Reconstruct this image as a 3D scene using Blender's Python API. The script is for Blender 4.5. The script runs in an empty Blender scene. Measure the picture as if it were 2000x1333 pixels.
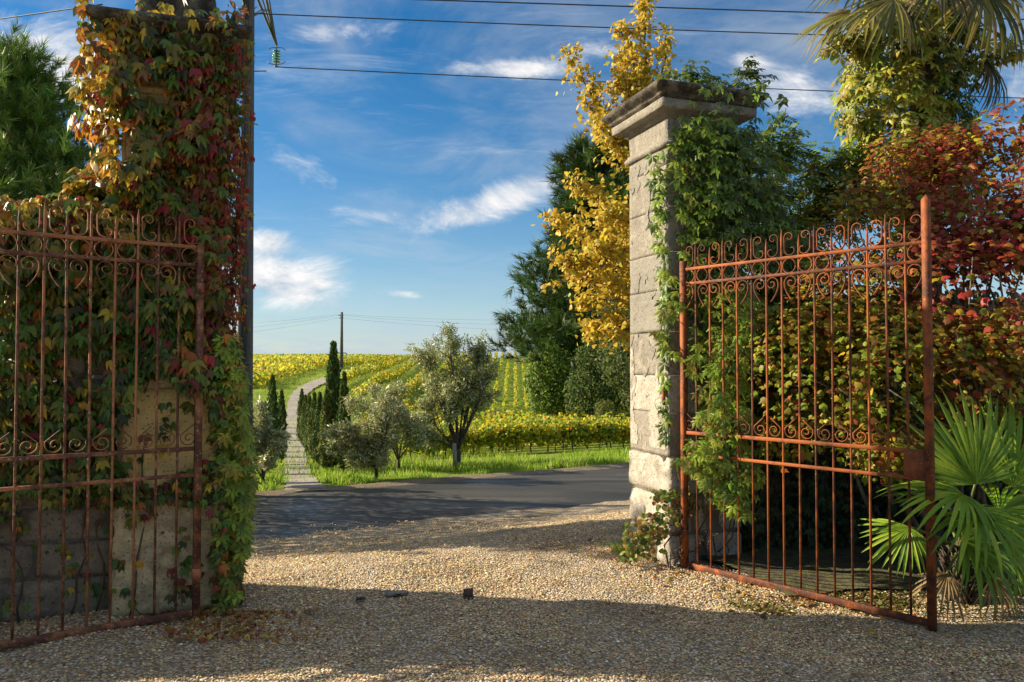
import bpy, bmesh, math, random
import numpy as np
from mathutils import Vector, Matrix, noise as mnoise

random.seed(7)
RNG = np.random.default_rng(7)
SC = bpy.context.scene
COL = SC.collection

# ---------------------------------------------------------------- camera
FPX = 28.0 / 36.0 * 2000.0          # focal length in photograph pixels
PITCH = math.radians(1.675)
CAMZ = 1.6
cam_data = bpy.data.cameras.new('camera')
cam_data.lens = 28.0
cam_data.sensor_width = 36.0
cam_data.clip_start = 0.05
cam_data.clip_end = 8000.0
cam = bpy.data.objects.new('camera', cam_data)
COL.objects.link(cam)
cam.location = (0, 0, CAMZ)
cam.rotation_euler = (math.radians(90) + PITCH, 0, 0)
SC.camera = cam

# ---------------------------------------------------------------- sun and sky
SUN_EL = math.radians(25.5)
SUN_AZ = math.radians(169.5)        # direction to the sun, measured from +X
SDIR = Vector((math.cos(SUN_AZ) * math.cos(SUN_EL), math.sin(SUN_AZ) * math.cos(SUN_EL), math.sin(SUN_EL)))
sun_data = bpy.data.lights.new('sun', 'SUN')
sun_data.energy = 5.0
sun_data.angle = math.radians(0.53)
sun_data.color = (1.0, 0.85, 0.62)
sun = bpy.data.objects.new('sun', sun_data)
COL.objects.link(sun)
sun.rotation_euler = SDIR.to_track_quat('Z', 'Y').to_euler()
sun.location = (-20, 5, 20)

SC.view_settings.view_transform = 'Standard'
SC.view_settings.look = 'None'
SC.view_settings.exposure = 1.22
SC.view_settings.gamma = 1.0
SC.view_settings.use_curve_mapping = False
SC.render.engine = 'CYCLES'
SC.cycles.max_bounces = 5
SC.cycles.diffuse_bounces = 2
SC.cycles.transmission_bounces = 3
SC.cycles.transparent_max_bounces = 8
SC.cycles.use_denoising = True


class E:
    """a node socket with arithmetic"""
    def __init__(s, nt, sock):
        s.nt, s.k = nt, sock

    def op(s, o, b=None, c=None, clamp=False):
        n = s.nt.nodes.new('ShaderNodeMath')
        n.operation = o
        n.use_clamp = clamp
        for i, v in enumerate((s, b, c)):
            if v is None:
                continue
            if isinstance(v, E):
                s.nt.links.new(v.k, n.inputs[i])
            else:
                n.inputs[i].default_value = v
        return E(s.nt, n.outputs[0])

    def __add__(s, b): return s.op('ADD', b)
    def __sub__(s, b): return s.op('SUBTRACT', b)
    def __mul__(s, b): return s.op('MULTIPLY', b)
    def __truediv__(s, b): return s.op('DIVIDE', b)
    def __rsub__(s, b): return (s * -1.0) + b
    __radd__ = __add__
    __rmul__ = __mul__
    def mx(s, b): return s.op('MAXIMUM', b)
    def mn(s, b): return s.op('MINIMUM', b)
    def sq(s): return s.op('MULTIPLY', s)
    def exp(s): return s.op('EXPONENT')

    def smooth(s, lo, hi, a=0.0, b=1.0):
        n = s.nt.nodes.new('ShaderNodeMapRange')
        n.interpolation_type = 'SMOOTHSTEP'
        s.nt.links.new(s.k, n.inputs['Value'])
        for nm, v in (('From Min', lo), ('From Max', hi), ('To Min', a), ('To Max', b)):
            n.inputs[nm].default_value = v
        return E(s.nt, n.outputs['Result'])


def mixc(nt, f, a, b, mode='MIX'):
    n = nt.nodes.new('ShaderNodeMix')
    n.data_type = 'RGBA'
    n.blend_type = mode
    for sock, v in ((n.inputs['Factor'], f), (n.inputs[6], a), (n.inputs[7], b)):
        if isinstance(v, E):
            nt.links.new(v.k, sock)
        elif isinstance(v, (int, float)):
            sock.default_value = v
        else:
            sock.default_value = (v[0], v[1], v[2], 1.0)
    return E(nt, n.outputs[2])


def nz(nt, vec, scale, detail=4.0, rough=0.55, dist=0.0, kind='ShaderNodeTexNoise'):
    n = nt.nodes.new(kind)
    if vec is not None:
        nt.links.new(vec.k, n.inputs['Vector'])
    n.inputs['Scale'].default_value = scale
    if 'Detail' in n.inputs:
        n.inputs['Detail'].default_value = detail
        n.inputs['Roughness'].default_value = rough
    if 'Distortion' in n.inputs:
        n.inputs['Distortion'].default_value = dist
    return E(nt, n.outputs[0])


def build_world():
    w = bpy.data.worlds.new('World')
    SC.world = w
    w.use_nodes = True
    nt = w.node_tree
    nt.nodes.clear()
    out = nt.nodes.new('ShaderNodeOutputWorld')
    bg = nt.nodes.new('ShaderNodeBackground')
    bg.inputs['Strength'].default_value = 0.052
    sky = nt.nodes.new('ShaderNodeTexSky')
    sky.sky_type = 'NISHITA'
    sky.sun_disc = False
    sky.sun_elevation = SUN_EL
    sky.sun_rotation = math.atan2(SDIR.x, SDIR.y)
    sky.air_density = 1.0
    sky.dust_density = 0.05
    sky.ozone_density = 3.0
    hs = nt.nodes.new('ShaderNodeHueSaturation')
    hs.inputs['Saturation'].default_value = 1.40
    nt.links.new(sky.outputs[0], hs.inputs['Color'])
    skyc = E(nt, hs.outputs[0])
    tc = nt.nodes.new('ShaderNodeTexCoord')
    d = E(nt, tc.outputs['Generated'])
    sep = nt.nodes.new('ShaderNodeSeparateXYZ')
    nt.links.new(d.k, sep.inputs[0])
    x, y, z = (E(nt, sep.outputs[i]) for i in range(3))
    zz = z.mx(0.0) + 0.13
    comb = nt.nodes.new('ShaderNodeCombineXYZ')
    nt.links.new((x / zz).k, comb.inputs[0])
    nt.links.new((y / zz).k, comb.inputs[1])
    pl = E(nt, comb.outputs[0])
    # the cloud field seen in (tan azimuth, tan elevation) of the world
    yy = y.mx(0.02)
    ax = x / yy
    ez = z / yy
    c2 = nt.nodes.new('ShaderNodeCombineXYZ')
    nt.links.new(ax.k, c2.inputs[0])
    nt.links.new((ez * 1.9).k, c2.inputs[1])
    fl = E(nt, c2.outputs[0])
    off = nt.nodes.new('ShaderNodeVectorMath')
    off.operation = 'ADD'
    nt.links.new(fl.k, off.inputs[0])
    off.inputs[1].default_value = (-0.022, 0.030, 0)
    n_big = nz(nt, pl, 0.55, 9.0, 0.60, 0.35)
    n_puff = nz(nt, fl, 7.5, 11.0, 0.66, 0.5)
    n_puff2 = nz(nt, E(nt, off.outputs[0]), 7.5, 11.0, 0.66, 0.5)
    n_wisp = nz(nt, pl, 1.7, 8.0, 0.66, 0.9)

    def blob(px, py, sx, sy, slope=0.0):
        cx, cy = (px - 1000) / FPX, (712 - py) / FPX
        dx = ax - cx
        dy = (ez - cy) - dx * slope
        q = (dx * (FPX / sx)).sq() + (dy * (FPX / sy)).sq()
        return (q * -1.0).exp()
    cum = None
    for b, a in (((1000, 131, 125, 26), 1.0), ((560, 548, 150, 66), 1.0), ((965, 396, 180, 46, .32), .92),
                 ((690, 430, 120, 20, .15), .42), ((790, 575, 48, 13, -.1), .72), ((60, 120, 240, 110), 1.0), ((560, 310, 90, 46, -.4), .58), ((620, 410, 90, 14, .1), .5), ((1180, 90, 260, 40, .05), .45), ((640, 60, 200, 40, .1), .5),
                 ((520, 470, 60, 30), .7), ((1560, 170, 140, 70), .75), ((1470, 120, 40, 26), .5),
                 ((1330, 330, 200, 60), .5), ((2050, 200, 160, 120), .7)):
        t = blob(*b) * a
        cum = t if cum is None else cum + t
    dens = (cum.mn(1.05) * 0.58 + n_puff * 0.95).smooth(0.69, 1.06)
    shade = ((n_puff - n_puff2) * 3.2 + 0.62).mx(0.0).mn(1.0)
    # scattered thin clouds over the whole sky, denser veil overhead
    veil = (n_big * 0.75 + n_wisp * 0.35 + (z - 0.22).mx(0.0) * 0.52).smooth(0.55, 0.86, 0.0, 0.76)
    mps = nt.nodes.new('ShaderNodeMapping')
    mps.inputs['Scale'].default_value = (2.4, 7.5, 1)
    mps.inputs['Rotation'].default_value = (0, 0, math.radians(-9))
    nt.links.new(fl.k, mps.inputs[0])
    streak = nz(nt, E(nt, mps.outputs[0]), 1.5, 9.0, .66, .6).smooth(.53, .80, 0, .50) * ez.smooth(.02, .10)
    low = (z.mx(0.0) * -8.5).exp() * (n_wisp.smooth(0.35, 0.62) * 0.35 + 0.55)
    cl_lit = (9.0, 8.7, 8.4)
    cl_dark = (4.2, 4.9, 5.9)
    ccol = mixc(nt, shade, cl_dark, cl_lit)
    c = mixc(nt, veil, skyc, (5.7, 5.8, 5.8))
    c = mixc(nt, streak, c, (6.0, 6.6, 7.2))
    c = mixc(nt, low, c, (4.0, 5.1, 6.6))
    c = mixc(nt, dens * 0.92, c, ccol)
    nt.links.new(c.k, bg.inputs['Color'])
    nt.links.new(bg.outputs[0], out.inputs[0])


build_world()

# ---------------------------------------------------------------- helpers
def nrm(a):
    return a / np.maximum(np.linalg.norm(a, axis=-1, keepdims=True), 1e-9)


def pix(px, py, D):
    """world point at depth y = D seen at photograph pixel (px, py)"""
    dx, dy = (px - 1000.0) / FPX, (666.5 - py) / FPX
    c, s = math.cos(PITCH), math.sin(PITCH)
    d = np.array([dx, c - s * dy, s + c * dy])
    return np.array([0, 0, CAMZ]) + d * (D / d[1])


def proj(P):
    """photograph pixel of world points (N,3)"""
    P = np.atleast_2d(P)
    c, s = math.cos(PITCH), math.sin(PITCH)
    q = P - np.array([0, 0, CAMZ])
    f = q[:, 1] * c + q[:, 2] * s
    up = -q[:, 1] * s + q[:, 2] * c
    f = np.maximum(f, 1e-3)
    return np.stack([1000 + FPX * q[:, 0] / f, 666.5 - FPX * up / f], 1)


def S01(t):
    t = np.clip(t, 0, 1)
    return t * t * (3 - 2 * t)


_tx = np.arange(0, 1200, 0.5)


def _table(pts, sm):
    e = np.array([p[0] for p in pts]); v = np.array([p[1] for p in pts])
    z = np.interp(_tx, e, v)
    k = int(sm / 0.5) | 1
    w = np.hanning(k + 2)[1:-1]; w /= w.sum()
    zz = np.convolve(np.pad(z, k // 2, mode='edge'), w, mode='valid')
    m = S01((_tx - 16.5) / 6)
    return z * (1 - m) + zz * m


TL = _table([(0, -1), (16.8, -1.0), (22, -1.36), (30, -1.80), (40, -2.12), (55, -1.65), (75, -.2), (110, 1.15), (200, 2.85), (235, 2.9), (330, -1), (600, -12), (1200, -20)], 12)
TR = _table([(0, -1), (16.8, -1.0), (19, -1.15), (25, -1.5), (40, -2.3), (70, -3.7), (85, -3.5), (100, -2.2), (155, 2.75), (175, 2.9), (260, -1), (600, -12), (1200, -20)], 12)


def H(x, y):
    x = np.asarray(x, float); y = np.asarray(y, float)
    r = -.5 * x + .866 * y
    zn = -1.0 * S01((r - 5.4) / 6.8)
    e = r + (y - r) * S01((r - 17) / 25)
    e = np.clip(e, 0, 1190)
    w = S01((x / np.maximum(y, 8.0) + .20) / .17)
    i = e / 0.5
    i0 = np.clip(i.astype(int), 0, len(_tx) - 2); f = i - i0
    tl = TL[i0] * (1 - f) + TL[i0 + 1] * f
    tr = TR[i0] * (1 - f) + TR[i0 + 1] * f
    far = tl * (1 - w) + tr * w + 1.0
    z = zn + far * (r > 16)
    # bank below the hillside rows, mound on the right
    z = z + 1.7 * np.exp(-((x - 9.5) / 5.0) ** 2 - ((y - 47) / 9.0) ** 2)
    z = z + .10 * np.sin(x * .21 + 1.3) * np.sin(y * .13) * S01((r - 22) / 20)
    return z


def ground_at(px, py, lo=4.0, hi=400.0):
    """first hit of the pixel's ray with the terrain"""
    D = np.concatenate([np.arange(lo, 60, .05), np.arange(60, hi, .25)])
    a = pix(px, py, 1.0) - np.array([0, 0, CAMZ])
    P = np.array([0, 0, CAMZ]) + a[None, :] * D[:, None]
    h = P[:, 2] - H(P[:, 0], P[:, 1])
    k = np.where(h < 0)[0]
    k = k[0] if len(k) else len(D) - 1
    p = P[k].copy(); p[2] = float(H(p[0], p[1]))
    return p


def tag(o, label=None, cat=None, group=None, kind=None):
    if label: o['label'] = label
    if cat: o['category'] = cat
    if group: o['group'] = group
    if kind: o['kind'] = kind
    return o


def thing(name, label, cat, loc=(0, 0, 0), group=None):
    o = bpy.data.objects.new(name, None)
    COL.objects.link(o)
    o.location = [float(v) for v in loc]
    o.empty_display_size = .2
    return tag(o, label, cat, group)


def under(o, root):
    """make o (placed in world space, unrotated chain) a child of root"""
    o.parent = root
    t = Vector((0, 0, 0))
    p = root
    while p is not None:
        t += p.location
        p = p.parent
    o.matrix_parent_inverse = Matrix.Translation(-t)
    return o


class Geo:
    """collects triangles with a colour per vertex"""
    def __init__(s):
        s.V, s.F, s.C, s.n = [], [], [], 0

    def add(s, V, F, C=(.5, .5, .5)):
        V = np.asarray(V, np.float32).reshape(-1, 3); F = np.asarray(F, np.int64)
        s.V.append(V); s.F.append(F.reshape(-1, 3) + s.n)
        C = np.asarray(C, np.float32)
        if C.ndim == 1:
            C = np.repeat(C[None, :], len(V), 0)
        s.C.append(C); s.n += len(V)

    def mesh(s, name, mat=None, smooth=False):
        V = np.concatenate(s.V); F = np.concatenate(s.F).astype(np.int32); C = np.concatenate(s.C)
        me = bpy.data.meshes.new(name)
        me.vertices.add(len(V)); me.vertices.foreach_set('co', V.ravel())
        me.loops.add(F.size); me.loops.foreach_set('vertex_index', F.ravel())
        me.polygons.add(len(F))
        me.polygons.foreach_set('loop_start', np.arange(0, F.size, 3, dtype=np.int32))
        if smooth:
            me.polygons.foreach_set('use_smooth', np.ones(len(F), bool))
        at = me.attributes.new('col', 'FLOAT_COLOR', 'POINT')
        at.data.foreach_set('color', np.concatenate([C, np.ones((len(C), 1), np.float32)], 1).ravel())
        me.update(calc_edges=True)
        if mat: me.materials.append(mat)
        return me

    def obj(s, name, mat, root=None, smooth=False, **kw):
        o = bpy.data.objects.new(name, s.mesh(name, mat, smooth))
        COL.objects.link(o)
        if root is not None: under(o, root)
        return tag(o, **kw)


def quads(Q):
    Q = np.asarray(Q).reshape(-1, 4)
    return np.concatenate([Q[:, [0, 1, 2]], Q[:, [0, 2, 3]]])


def grid_faces(nu, nv, wrap=False):
    """faces of a (nu, nv) vertex grid"""
    i, j = np.meshgrid(np.arange(nu - 1), np.arange(nv if wrap else nv - 1), indexing='ij')
    a = i * nv + j; b = i * nv + (j + 1) % nv; c = (i + 1) * nv + (j + 1) % nv; d = (i + 1) * nv + j
    return quads(np.stack([a, d, c, b], -1).reshape(-1, 4))


def tube(geo, pts, rad, sides=6, col=(.5, .5, .5), cap=True):
    P = np.asarray(pts, float); n = len(P)
    R = np.broadcast_to(np.asarray(rad, float), (n,))
    T = nrm(np.gradient(P, axis=0))
    ref = np.array([0, 0, 1.0]) if abs(T[0, 2]) < .9 else np.array([1.0, 0, 0])
    A = nrm(np.cross(T, ref)); B = np.cross(T, A)
    an = np.arange(sides) * 2 * math.pi / sides
    V = P[:, None, :] + R[:, None, None] * (np.cos(an)[None, :, None] * A[:, None, :] + np.sin(an)[None, :, None] * B[:, None, :])
    F = grid_faces(n, sides, True)
    V = V.reshape(-1, 3)
    if cap:
        V = np.concatenate([V, P[:1], P[-1:]])
        k = np.arange(sides); a = n * sides
        F = np.concatenate([F, np.stack([k, (k + 1) % sides, np.full(sides, a)], 1),
                            np.stack([(n - 1) * sides + (k + 1) % sides, (n - 1) * sides + k, np.full(sides, a + 1)], 1)])
    geo.add(V, F, col)


def box(geo, c, s, M=None, col=(.5, .5, .5)):
    """box with centre c, full size s, optional 3x3 basis M (columns)"""
    v = np.array([[x, y, z] for x in (-.5, .5) for y in (-.5, .5) for z in (-.5, .5)]) * np.asarray(s)
    if M is not None: v = v @ np.asarray(M).T
    q = [[0, 1, 3, 2], [4, 6, 7, 5], [0, 4, 5, 1], [2, 3, 7, 6], [0, 2, 6, 4], [1, 5, 7, 3]]
    geo.add(v + np.asarray(c), quads(q), col)


# ---- leaf templates: (verts, tris); base at origin, tip at +y, normal +z, length 1
def _fan(out, ctr, zf):
    V = np.array([ctr] + list(out), float)
    V = np.concatenate([V, np.array([[zf(a, b)] for a, b in V])], 1)
    k = len(out)
    return V, np.array([[0, 1 + i, 1 + (i + 1) % k] for i in range(k)])


T_IVY = _fan([(0, .05), (-.27, -.08), (-.50, .14), (-.60, .74), (-.25, .50), (0, 1.05), (.25, .50), (.60, .74), (.50, .14), (.27, -.08)], (0, .34),
             lambda a, b: .12 - .42 * abs(a) ** 1.3 - .36 * b * b)
T_IVY2 = _fan([(0, .05), (-.22, -.05), (-.42, .14), (-.46, .66), (-.20, .50), (.05, 1.05), (.22, .48), (.44, .70), (.40, .14), (.22, -.05)], (0, .34),
              lambda a, b: .22 - .95 * abs(a) ** 1.2 - .55 * b * b)
T_HEDGE = _fan([(0, 0), (-.38, .18), (-.42, .55), (-.17, .62), (0, 1.0), (.17, .62), (.42, .55), (.38, .18)], (0, .42), lambda a, b: .05 - .35 * abs(a) - .15 * b * b)
T_VINE = _fan([(0, 0), (-.5, .1), (-.45, .6), (0, 1.0), (.45, .6), (.5, .1)], (0, .45), lambda a, b: .05 - .3 * abs(a) - .2 * b * b)
T_GINK = _fan([(0, 0), (-.34, .34), (-.62, .74), (-.34, .98), (-.06, .90), (0, .66), (.06, .90), (.34, .98), (.62, .74), (.34, .34)], (0, .5), lambda a, b: .03 - .22 * abs(a) + .05 * b)
T_OVAL = (np.array([[0, 0, 0], [-.23, .45, .05], [0, 1, -.04], [.23, .45, .05]], float), np.array([[0, 2, 1], [0, 3, 2]]))
T_OLIVE = (np.array([[0, 0, 0], [-.13, .5, .02], [0, 1, -.03], [.13, .5, .02]], float), np.array([[0, 2, 1], [0, 3, 2]]))
T_BLADE = (np.array([[-.05, 0, 0], [.05, 0, 0], [-.035, .5, .06], [.035, .5, .06], [0, 1, .3]], float), np.array([[0, 1, 3], [0, 3, 2], [2, 3, 4]]))


def _palmate(n, spread, lens, wid):
    V, F = [], []
    for i in range(n):
        a = math.radians(-spread + 2 * spread * i / (n - 1)); L = lens[i]
        ca, sa = math.cos(a), math.sin(a)
        b = len(V)
        for (p, q, zz) in ((0, .04, .02), (-wid, .50, -.04), (0, .55, .03), (wid, .50, -.04), (0, 1.0, -.30)):
            lx, ly = p * L, q * L
            V.append((lx * ca + ly * sa, -lx * sa + ly * ca, zz * L))
        F += [[b, b + 2, b + 1], [b, b + 3, b + 2], [b + 1, b + 2, b + 4], [b + 2, b + 3, b + 4]]
    return np.array(V), np.array(F)


T_CREEP = _palmate(5, 108, (.62, .88, 1.0, .88, .62), .20)


def _pinnate(k=4):
    V, F = [], []
    for i in range(k * 2 + 1):
        if i == 2 * k:
            x0, y0, a, L = 0, .62, 0, .40
        else:
            sd = 1 if i % 2 else -1
            x0, y0, a, L = 0, .12 + .15 * (i // 2), sd * 62, .36
        ca, sa = math.cos(math.radians(a)), math.sin(math.radians(a))
        b = len(V)
        for (p, q, zz) in ((0, 0, 0), (-.20, .45, .03), (0, 1, -.16), (.20, .45, .03)):
            lx, ly = p * L, q * L
            V.append((x0 + lx * ca + ly * sa, y0 - lx * sa + ly * ca, zz * L - .15 * y0))
        F += [[b, b + 2, b + 1], [b, b + 3, b + 2]]
    return np.array(V), np.array(F)


T_PINN = _pinnate()


def _tuft(n, L, spread, w):
    g = np.random.default_rng(3)
    V, F = [], []
    for i in range(n):
        t = g.random() * .75
        a = g.random() * 2 * math.pi
        tilt = math.radians(spread) * (.45 + .75 * g.random())
        d = np.array([math.sin(tilt) * math.cos(a), math.cos(tilt), math.sin(tilt) * math.sin(a)])
        side = nrm(np.cross(d, np.array([g.normal(), g.normal(), g.normal()])))
        l = L * (.7 + .5 * g.random())
        b0 = np.array([0, t, 0])
        b = len(V)
        V += [b0 - side * w, b0 + side * w, b0 + d * l]
        F.append([b, b + 1, b + 2])
    return np.array(V), np.array(F)


T_TUFT = _tuft(46, .62, 42, .022)
T_TUFT_S = _tuft(26, .62, 50, .035)


def basis(N_, T_):
    """N x 3 x 3 with rows b, t, n"""
    n = nrm(N_)
    t = T_ - (T_ * n).sum(1, keepdims=True) * n
    t = nrm(t)
    return np.stack([np.cross(t, n), t, n], 1)


def scatter(geo, tm, pos, N_, T_, s, col):
    if len(pos) == 0: return
    V, F = tm
    B = basis(N_, T_)
    P = pos[:, None, :] + np.asarray(s)[:, None, None] * np.einsum('kj,njc->nkc', V, B)
    n, k = len(pos), len(V)
    FF = (F[None] + (np.arange(n) * k)[:, None, None]).reshape(-1, 3)
    geo.add(P.reshape(-1, 3), FF, np.repeat(np.asarray(col, np.float32), k, 0))


def leafy(root, tm, pos, N_, T_, s, col, mat, singles=300, score=None, nm='leaf', mass='foliage', var=28):
    """foliage of a plant: its most visible leaves as single parts, the rest one mass"""
    n = len(pos)
    pick = np.zeros(n, bool)
    if singles:
        q = proj(pos)
        inside = (q[:, 0] > 4) & (q[:, 0] < 1996) & (q[:, 1] > 4) & (q[:, 1] < 1329)
        B = basis(N_, T_)
        vd = nrm(np.array([0, 0, CAMZ]) - pos)
        face = np.abs((B[:, 2] * vd).sum(1))
        sc = np.asarray(s) / np.maximum(pos[:, 1], 1) * (.35 + face)
        if score is not None: sc = sc * score
        sc = np.where(inside, sc, 0)
        k = np.argsort(-sc)[:min(singles, int(inside.sum()))]
        pick[k] = True
        cc = col[k]
        vi = RNG.choice(len(k), min(var, len(k)), replace=False)
        vcol = cc[vi]
        meshes = []
        for c in vcol:
            g = Geo(); g.add(tm[0], tm[1], c)
            meshes.append(g.mesh(nm, mat))
        near = ((cc[:, None, :] - vcol[None]) ** 2).sum(2).argmin(1)
        Rt = Vector(root.location)
        for j, idx in enumerate(k):
            o = bpy.data.objects.new(nm, meshes[near[j]])
            b = B[idx] * s[idx]
            M = Matrix(((b[0][0], b[1][0], b[2][0], pos[idx][0] - Rt.x), (b[0][1], b[1][1], b[2][1], pos[idx][1] - Rt.y),
                        (b[0][2], b[1][2], b[2][2], pos[idx][2] - Rt.z), (0, 0, 0, 1)))
            COL.objects.link(o)
            o.parent = root
            o.matrix_local = M
    m = ~pick
    if m.any():
        g = Geo()
        scatter(g, tm, pos[m], N_[m], T_[m], np.asarray(s)[m], col[m])
        g.obj(mass, mat, root, kind='stuff' if singles else None)


def pal(cols, idx, jit=.16):
    """colours from a palette with brightness and hue jitter"""
    c = np.asarray(cols, float)[idx]
    n = len(c)
    c = c * (1 + RNG.normal(0, jit, (n, 1))) * (1 + RNG.normal(0, jit * .45, (n, 3)))
    return np.clip(c, .004, .95)


def choose(w, n):
    w = np.asarray(w, float)
    if w.ndim == 1:
        return RNG.choice(len(w), n, p=w / w.sum())
    c = np.cumsum(w / w.sum(1, keepdims=True), 1)
    return np.minimum((RNG.random((len(w), 1)) > c).sum(1), w.shape[1] - 1)


def rnd3(n, s=1.0):
    return RNG.normal(0, s, (n, 3))


# ---------------------------------------------------------------- materials
def mat_new(name):
    m = bpy.data.materials.new(name)
    m.use_nodes = True
    nt = m.node_tree
    b = nt.nodes['Principled BSDF']
    return m, nt, b


def setin(nt, b, **kw):
    for k, v in kw.items():
        s = b.inputs[k.replace('_', ' ')]
        if isinstance(v, E): nt.links.new(v.k, s)
        elif isinstance(v, (tuple, list)): s.default_value = (v[0], v[1], v[2], 1)
        else: s.default_value = v


def bump(nt, b, h, strength=.5, dist=.02):
    n = nt.nodes.new('ShaderNodeBump')
    n.inputs['Strength'].default_value = strength
    n.inputs['Distance'].default_value = dist
    nt.links.new(h.k, n.inputs['Height'])
    nt.links.new(n.outputs[0], b.inputs['Normal'])


def coords(nt, kind='Object'):
    return E(nt, nt.nodes.new('ShaderNodeTexCoord').outputs[kind])


def wpos(nt):
    return E(nt, nt.nodes.new('ShaderNodeNewGeometry').outputs['Position'])


def attr(nt, nm='col'):
    a = nt.nodes.new('ShaderNodeAttribute')
    a.attribute_name = nm
    return E(nt, a.outputs['Color'])


def leaf_mat(name, tr=.35, rough=.5, spec=.35, gain=1.0):
    m, nt, b = mat_new(name)
    c = attr(nt)
    n = nz(nt, wpos(nt), 55.0, 2.0)
    c = mixc(nt, n.smooth(.35, .7, .0, .28), c, (.10, .06, .02), 'MIX')
    setin(nt, b, Base_Color=c, Roughness=rough)
    b.inputs['Specular IOR Level'].default_value = spec
    t = nt.nodes.new('ShaderNodeBsdfTranslucent')
    g = nt.nodes.new('ShaderNodeGamma'); g.inputs[1].default_value = .85
    nt.links.new(c.k, g.inputs[0]); nt.links.new(g.outputs[0], t.inputs[0])
    mx = nt.nodes.new('ShaderNodeMixShader'); mx.inputs[0].default_value = tr
    nt.links.new(b.outputs[0], mx.inputs[1]); nt.links.new(t.outputs[0], mx.inputs[2])
    nt.links.new(mx.outputs[0], nt.nodes['Material Output'].inputs[0])
    return m


def col_mat(name, rough=.85, spec=.25, bs=0.0, bscale=60):
    m, nt, b = mat_new(name)
    c = attr(nt)
    n = nz(nt, wpos(nt), bscale, 4.0)
    c = mixc(nt, n.smooth(.3, .75, 0, .35), c, (.05, .045, .04))
    setin(nt, b, Base_Color=c, Roughness=rough)
    b.inputs['Specular IOR Level'].default_value = spec
    if bs: bump(nt, b, n, bs, .01)
    return m


def bark_mat(name, a, c2, scale=14):
    m, nt, b = mat_new(name)
    p = wpos(nt)
    mp = nt.nodes.new('ShaderNodeMapping'); mp.inputs['Scale'].default_value = (1, 1, .25)
    nt.links.new(p.k, mp.inputs[0])
    n = nz(nt, E(nt, mp.outputs[0]), scale, 6.0, .65)
    setin(nt, b, Base_Color=mixc(nt, n.smooth(.35, .65), a, c2), Roughness=.9)
    bump(nt, b, n, .8, .03)
    return m


def stone_mat(name, base, dark, pale, pale_amt=.5, lichen=0.0, sc=1.0):
    m, nt, b = mat_new(name)
    p = wpos(nt)
    n1 = nz(nt, p, 2.3 * sc, 6.0, .6, .3)
    n2 = nz(nt, p, 11.0 * sc, 6.0, .65)
    n3 = nz(nt, p, 60.0 * sc, 4.0, .6)
    c = mixc(nt, n1.smooth(.38, .66), base, dark)
    c = mixc(nt, (n2 * .6 + n1 * .4).smooth(.52 - .08 * pale_amt, .60, 0, .9 * pale_amt + .1), c, pale)
    pits = nz(nt, p, 70 * sc, 2.0, .5).smooth(.62, .70)
    c = mixc(nt, pits * .75, c, (.06, .05, .04))
    if lichen:
        c = mixc(nt, nz(nt, p, 7.0, 8.0, .7).smooth(.60 - .25 * lichen, .70 - .1 * lichen), c, (.030, .026, .020))
        c = mixc(nt, nz(nt, p, 19.0, 5.0, .6).smooth(.62, .72, 0, .6), c, (.30, .24, .07))
    c = mixc(nt, n3.smooth(.3, .7, 0, .25), c, dark)
    setin(nt, b, Base_Color=c, Roughness=.92)
    b.inputs['Specular IOR Level'].default_value = .15
    bump(nt, b, n2 * 1.0 + n3 * .45 - pits * .5, .75, .02)
    return m


def rust_mat(name, a=(.36, .105, .028), dk=(.085, .030, .018), hi=(.55, .24, .09)):
    m, nt, b = mat_new(name)
    p = wpos(nt)
    n1 = nz(nt, p, 9.0, 6.0, .65, .4)
    n2 = nz(nt, p, 60.0, 5.0, .7)
    oi = nt.nodes.new('ShaderNodeObjectInfo')
    c = mixc(nt, (n1 + E(nt, oi.outputs['Random']) * .22 - .11).smooth(.40, .64), a, dk)
    c = mixc(nt, nz(nt, p, 2.6, 5.0, .6).smooth(.50, .68, 0, .6), c, tuple(v * .75 for v in dk))
    c = mixc(nt, n2.smooth(.55, .72, 0, .7), c, hi)
    setin(nt, b, Base_Color=c, Roughness=.72, Metallic=.0)
    b.inputs['Specular IOR Level'].default_value = .35
    bump(nt, b, n2 + n1 * .5, .5, .004)
    return m


M_IVY = leaf_mat('ivy_leaf', .38, .42, .45)
M_CREEP = leaf_mat('creeper_leaf', .42, .45, .4)
M_GINK = leaf_mat('ginkgo_leaf', .45, .5, .3)
M_HEDGE = leaf_mat('shrub_leaf', .50, .5, .35)
M_PINE = leaf_mat('pine_needle', .15, .5, .3)
M_OLIVE = leaf_mat('olive_leaf', .22, .42, .5)
M_CYP = leaf_mat('cypress_leaf', .18, .6, .25)
M_VINE = leaf_mat('vine_leaf', .52, .55, .3)
M_GRASS = leaf_mat('grass_blade', .48, .55, .3)
M_PALM = leaf_mat('palm_leaf', .32, .45, .28)
M_BARK = bark_mat('bark', (.10, .075, .055), (.035, .027, .022))
M_BARK_P = bark_mat('bark_pale', (.21, .18, .14), (.08, .065, .05))
M_STEM = bark_mat('vine_stem', (.16, .09, .05), (.06, .035, .02), 30)
M_RUST = rust_mat('rusted_iron', (.285, .072, .013), (.070, .021, .010), (.44, .16, .036))
M_RUST_L = rust_mat('rusted_iron_sun_flecks', (.34, .13, .05), (.10, .036, .022), (.66, .46, .30))  # rust lightened, pale flecks stand in for sun on the left gate
M_STONE_R = stone_mat('limestone_pale', (.265, .24, .20), (.16, .145, .12), (.37, .34, .28), .6)
M_STONE_W = stone_mat('limestone_flaking_white', (.38, .345, .29), (.21, .19, .155), (.58, .54, .46), .7)
M_OCHRE = stone_mat('ochre_plaster', (.68, .47, .17), (.46, .33, .15), (.76, .57, .27), .5)
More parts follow.
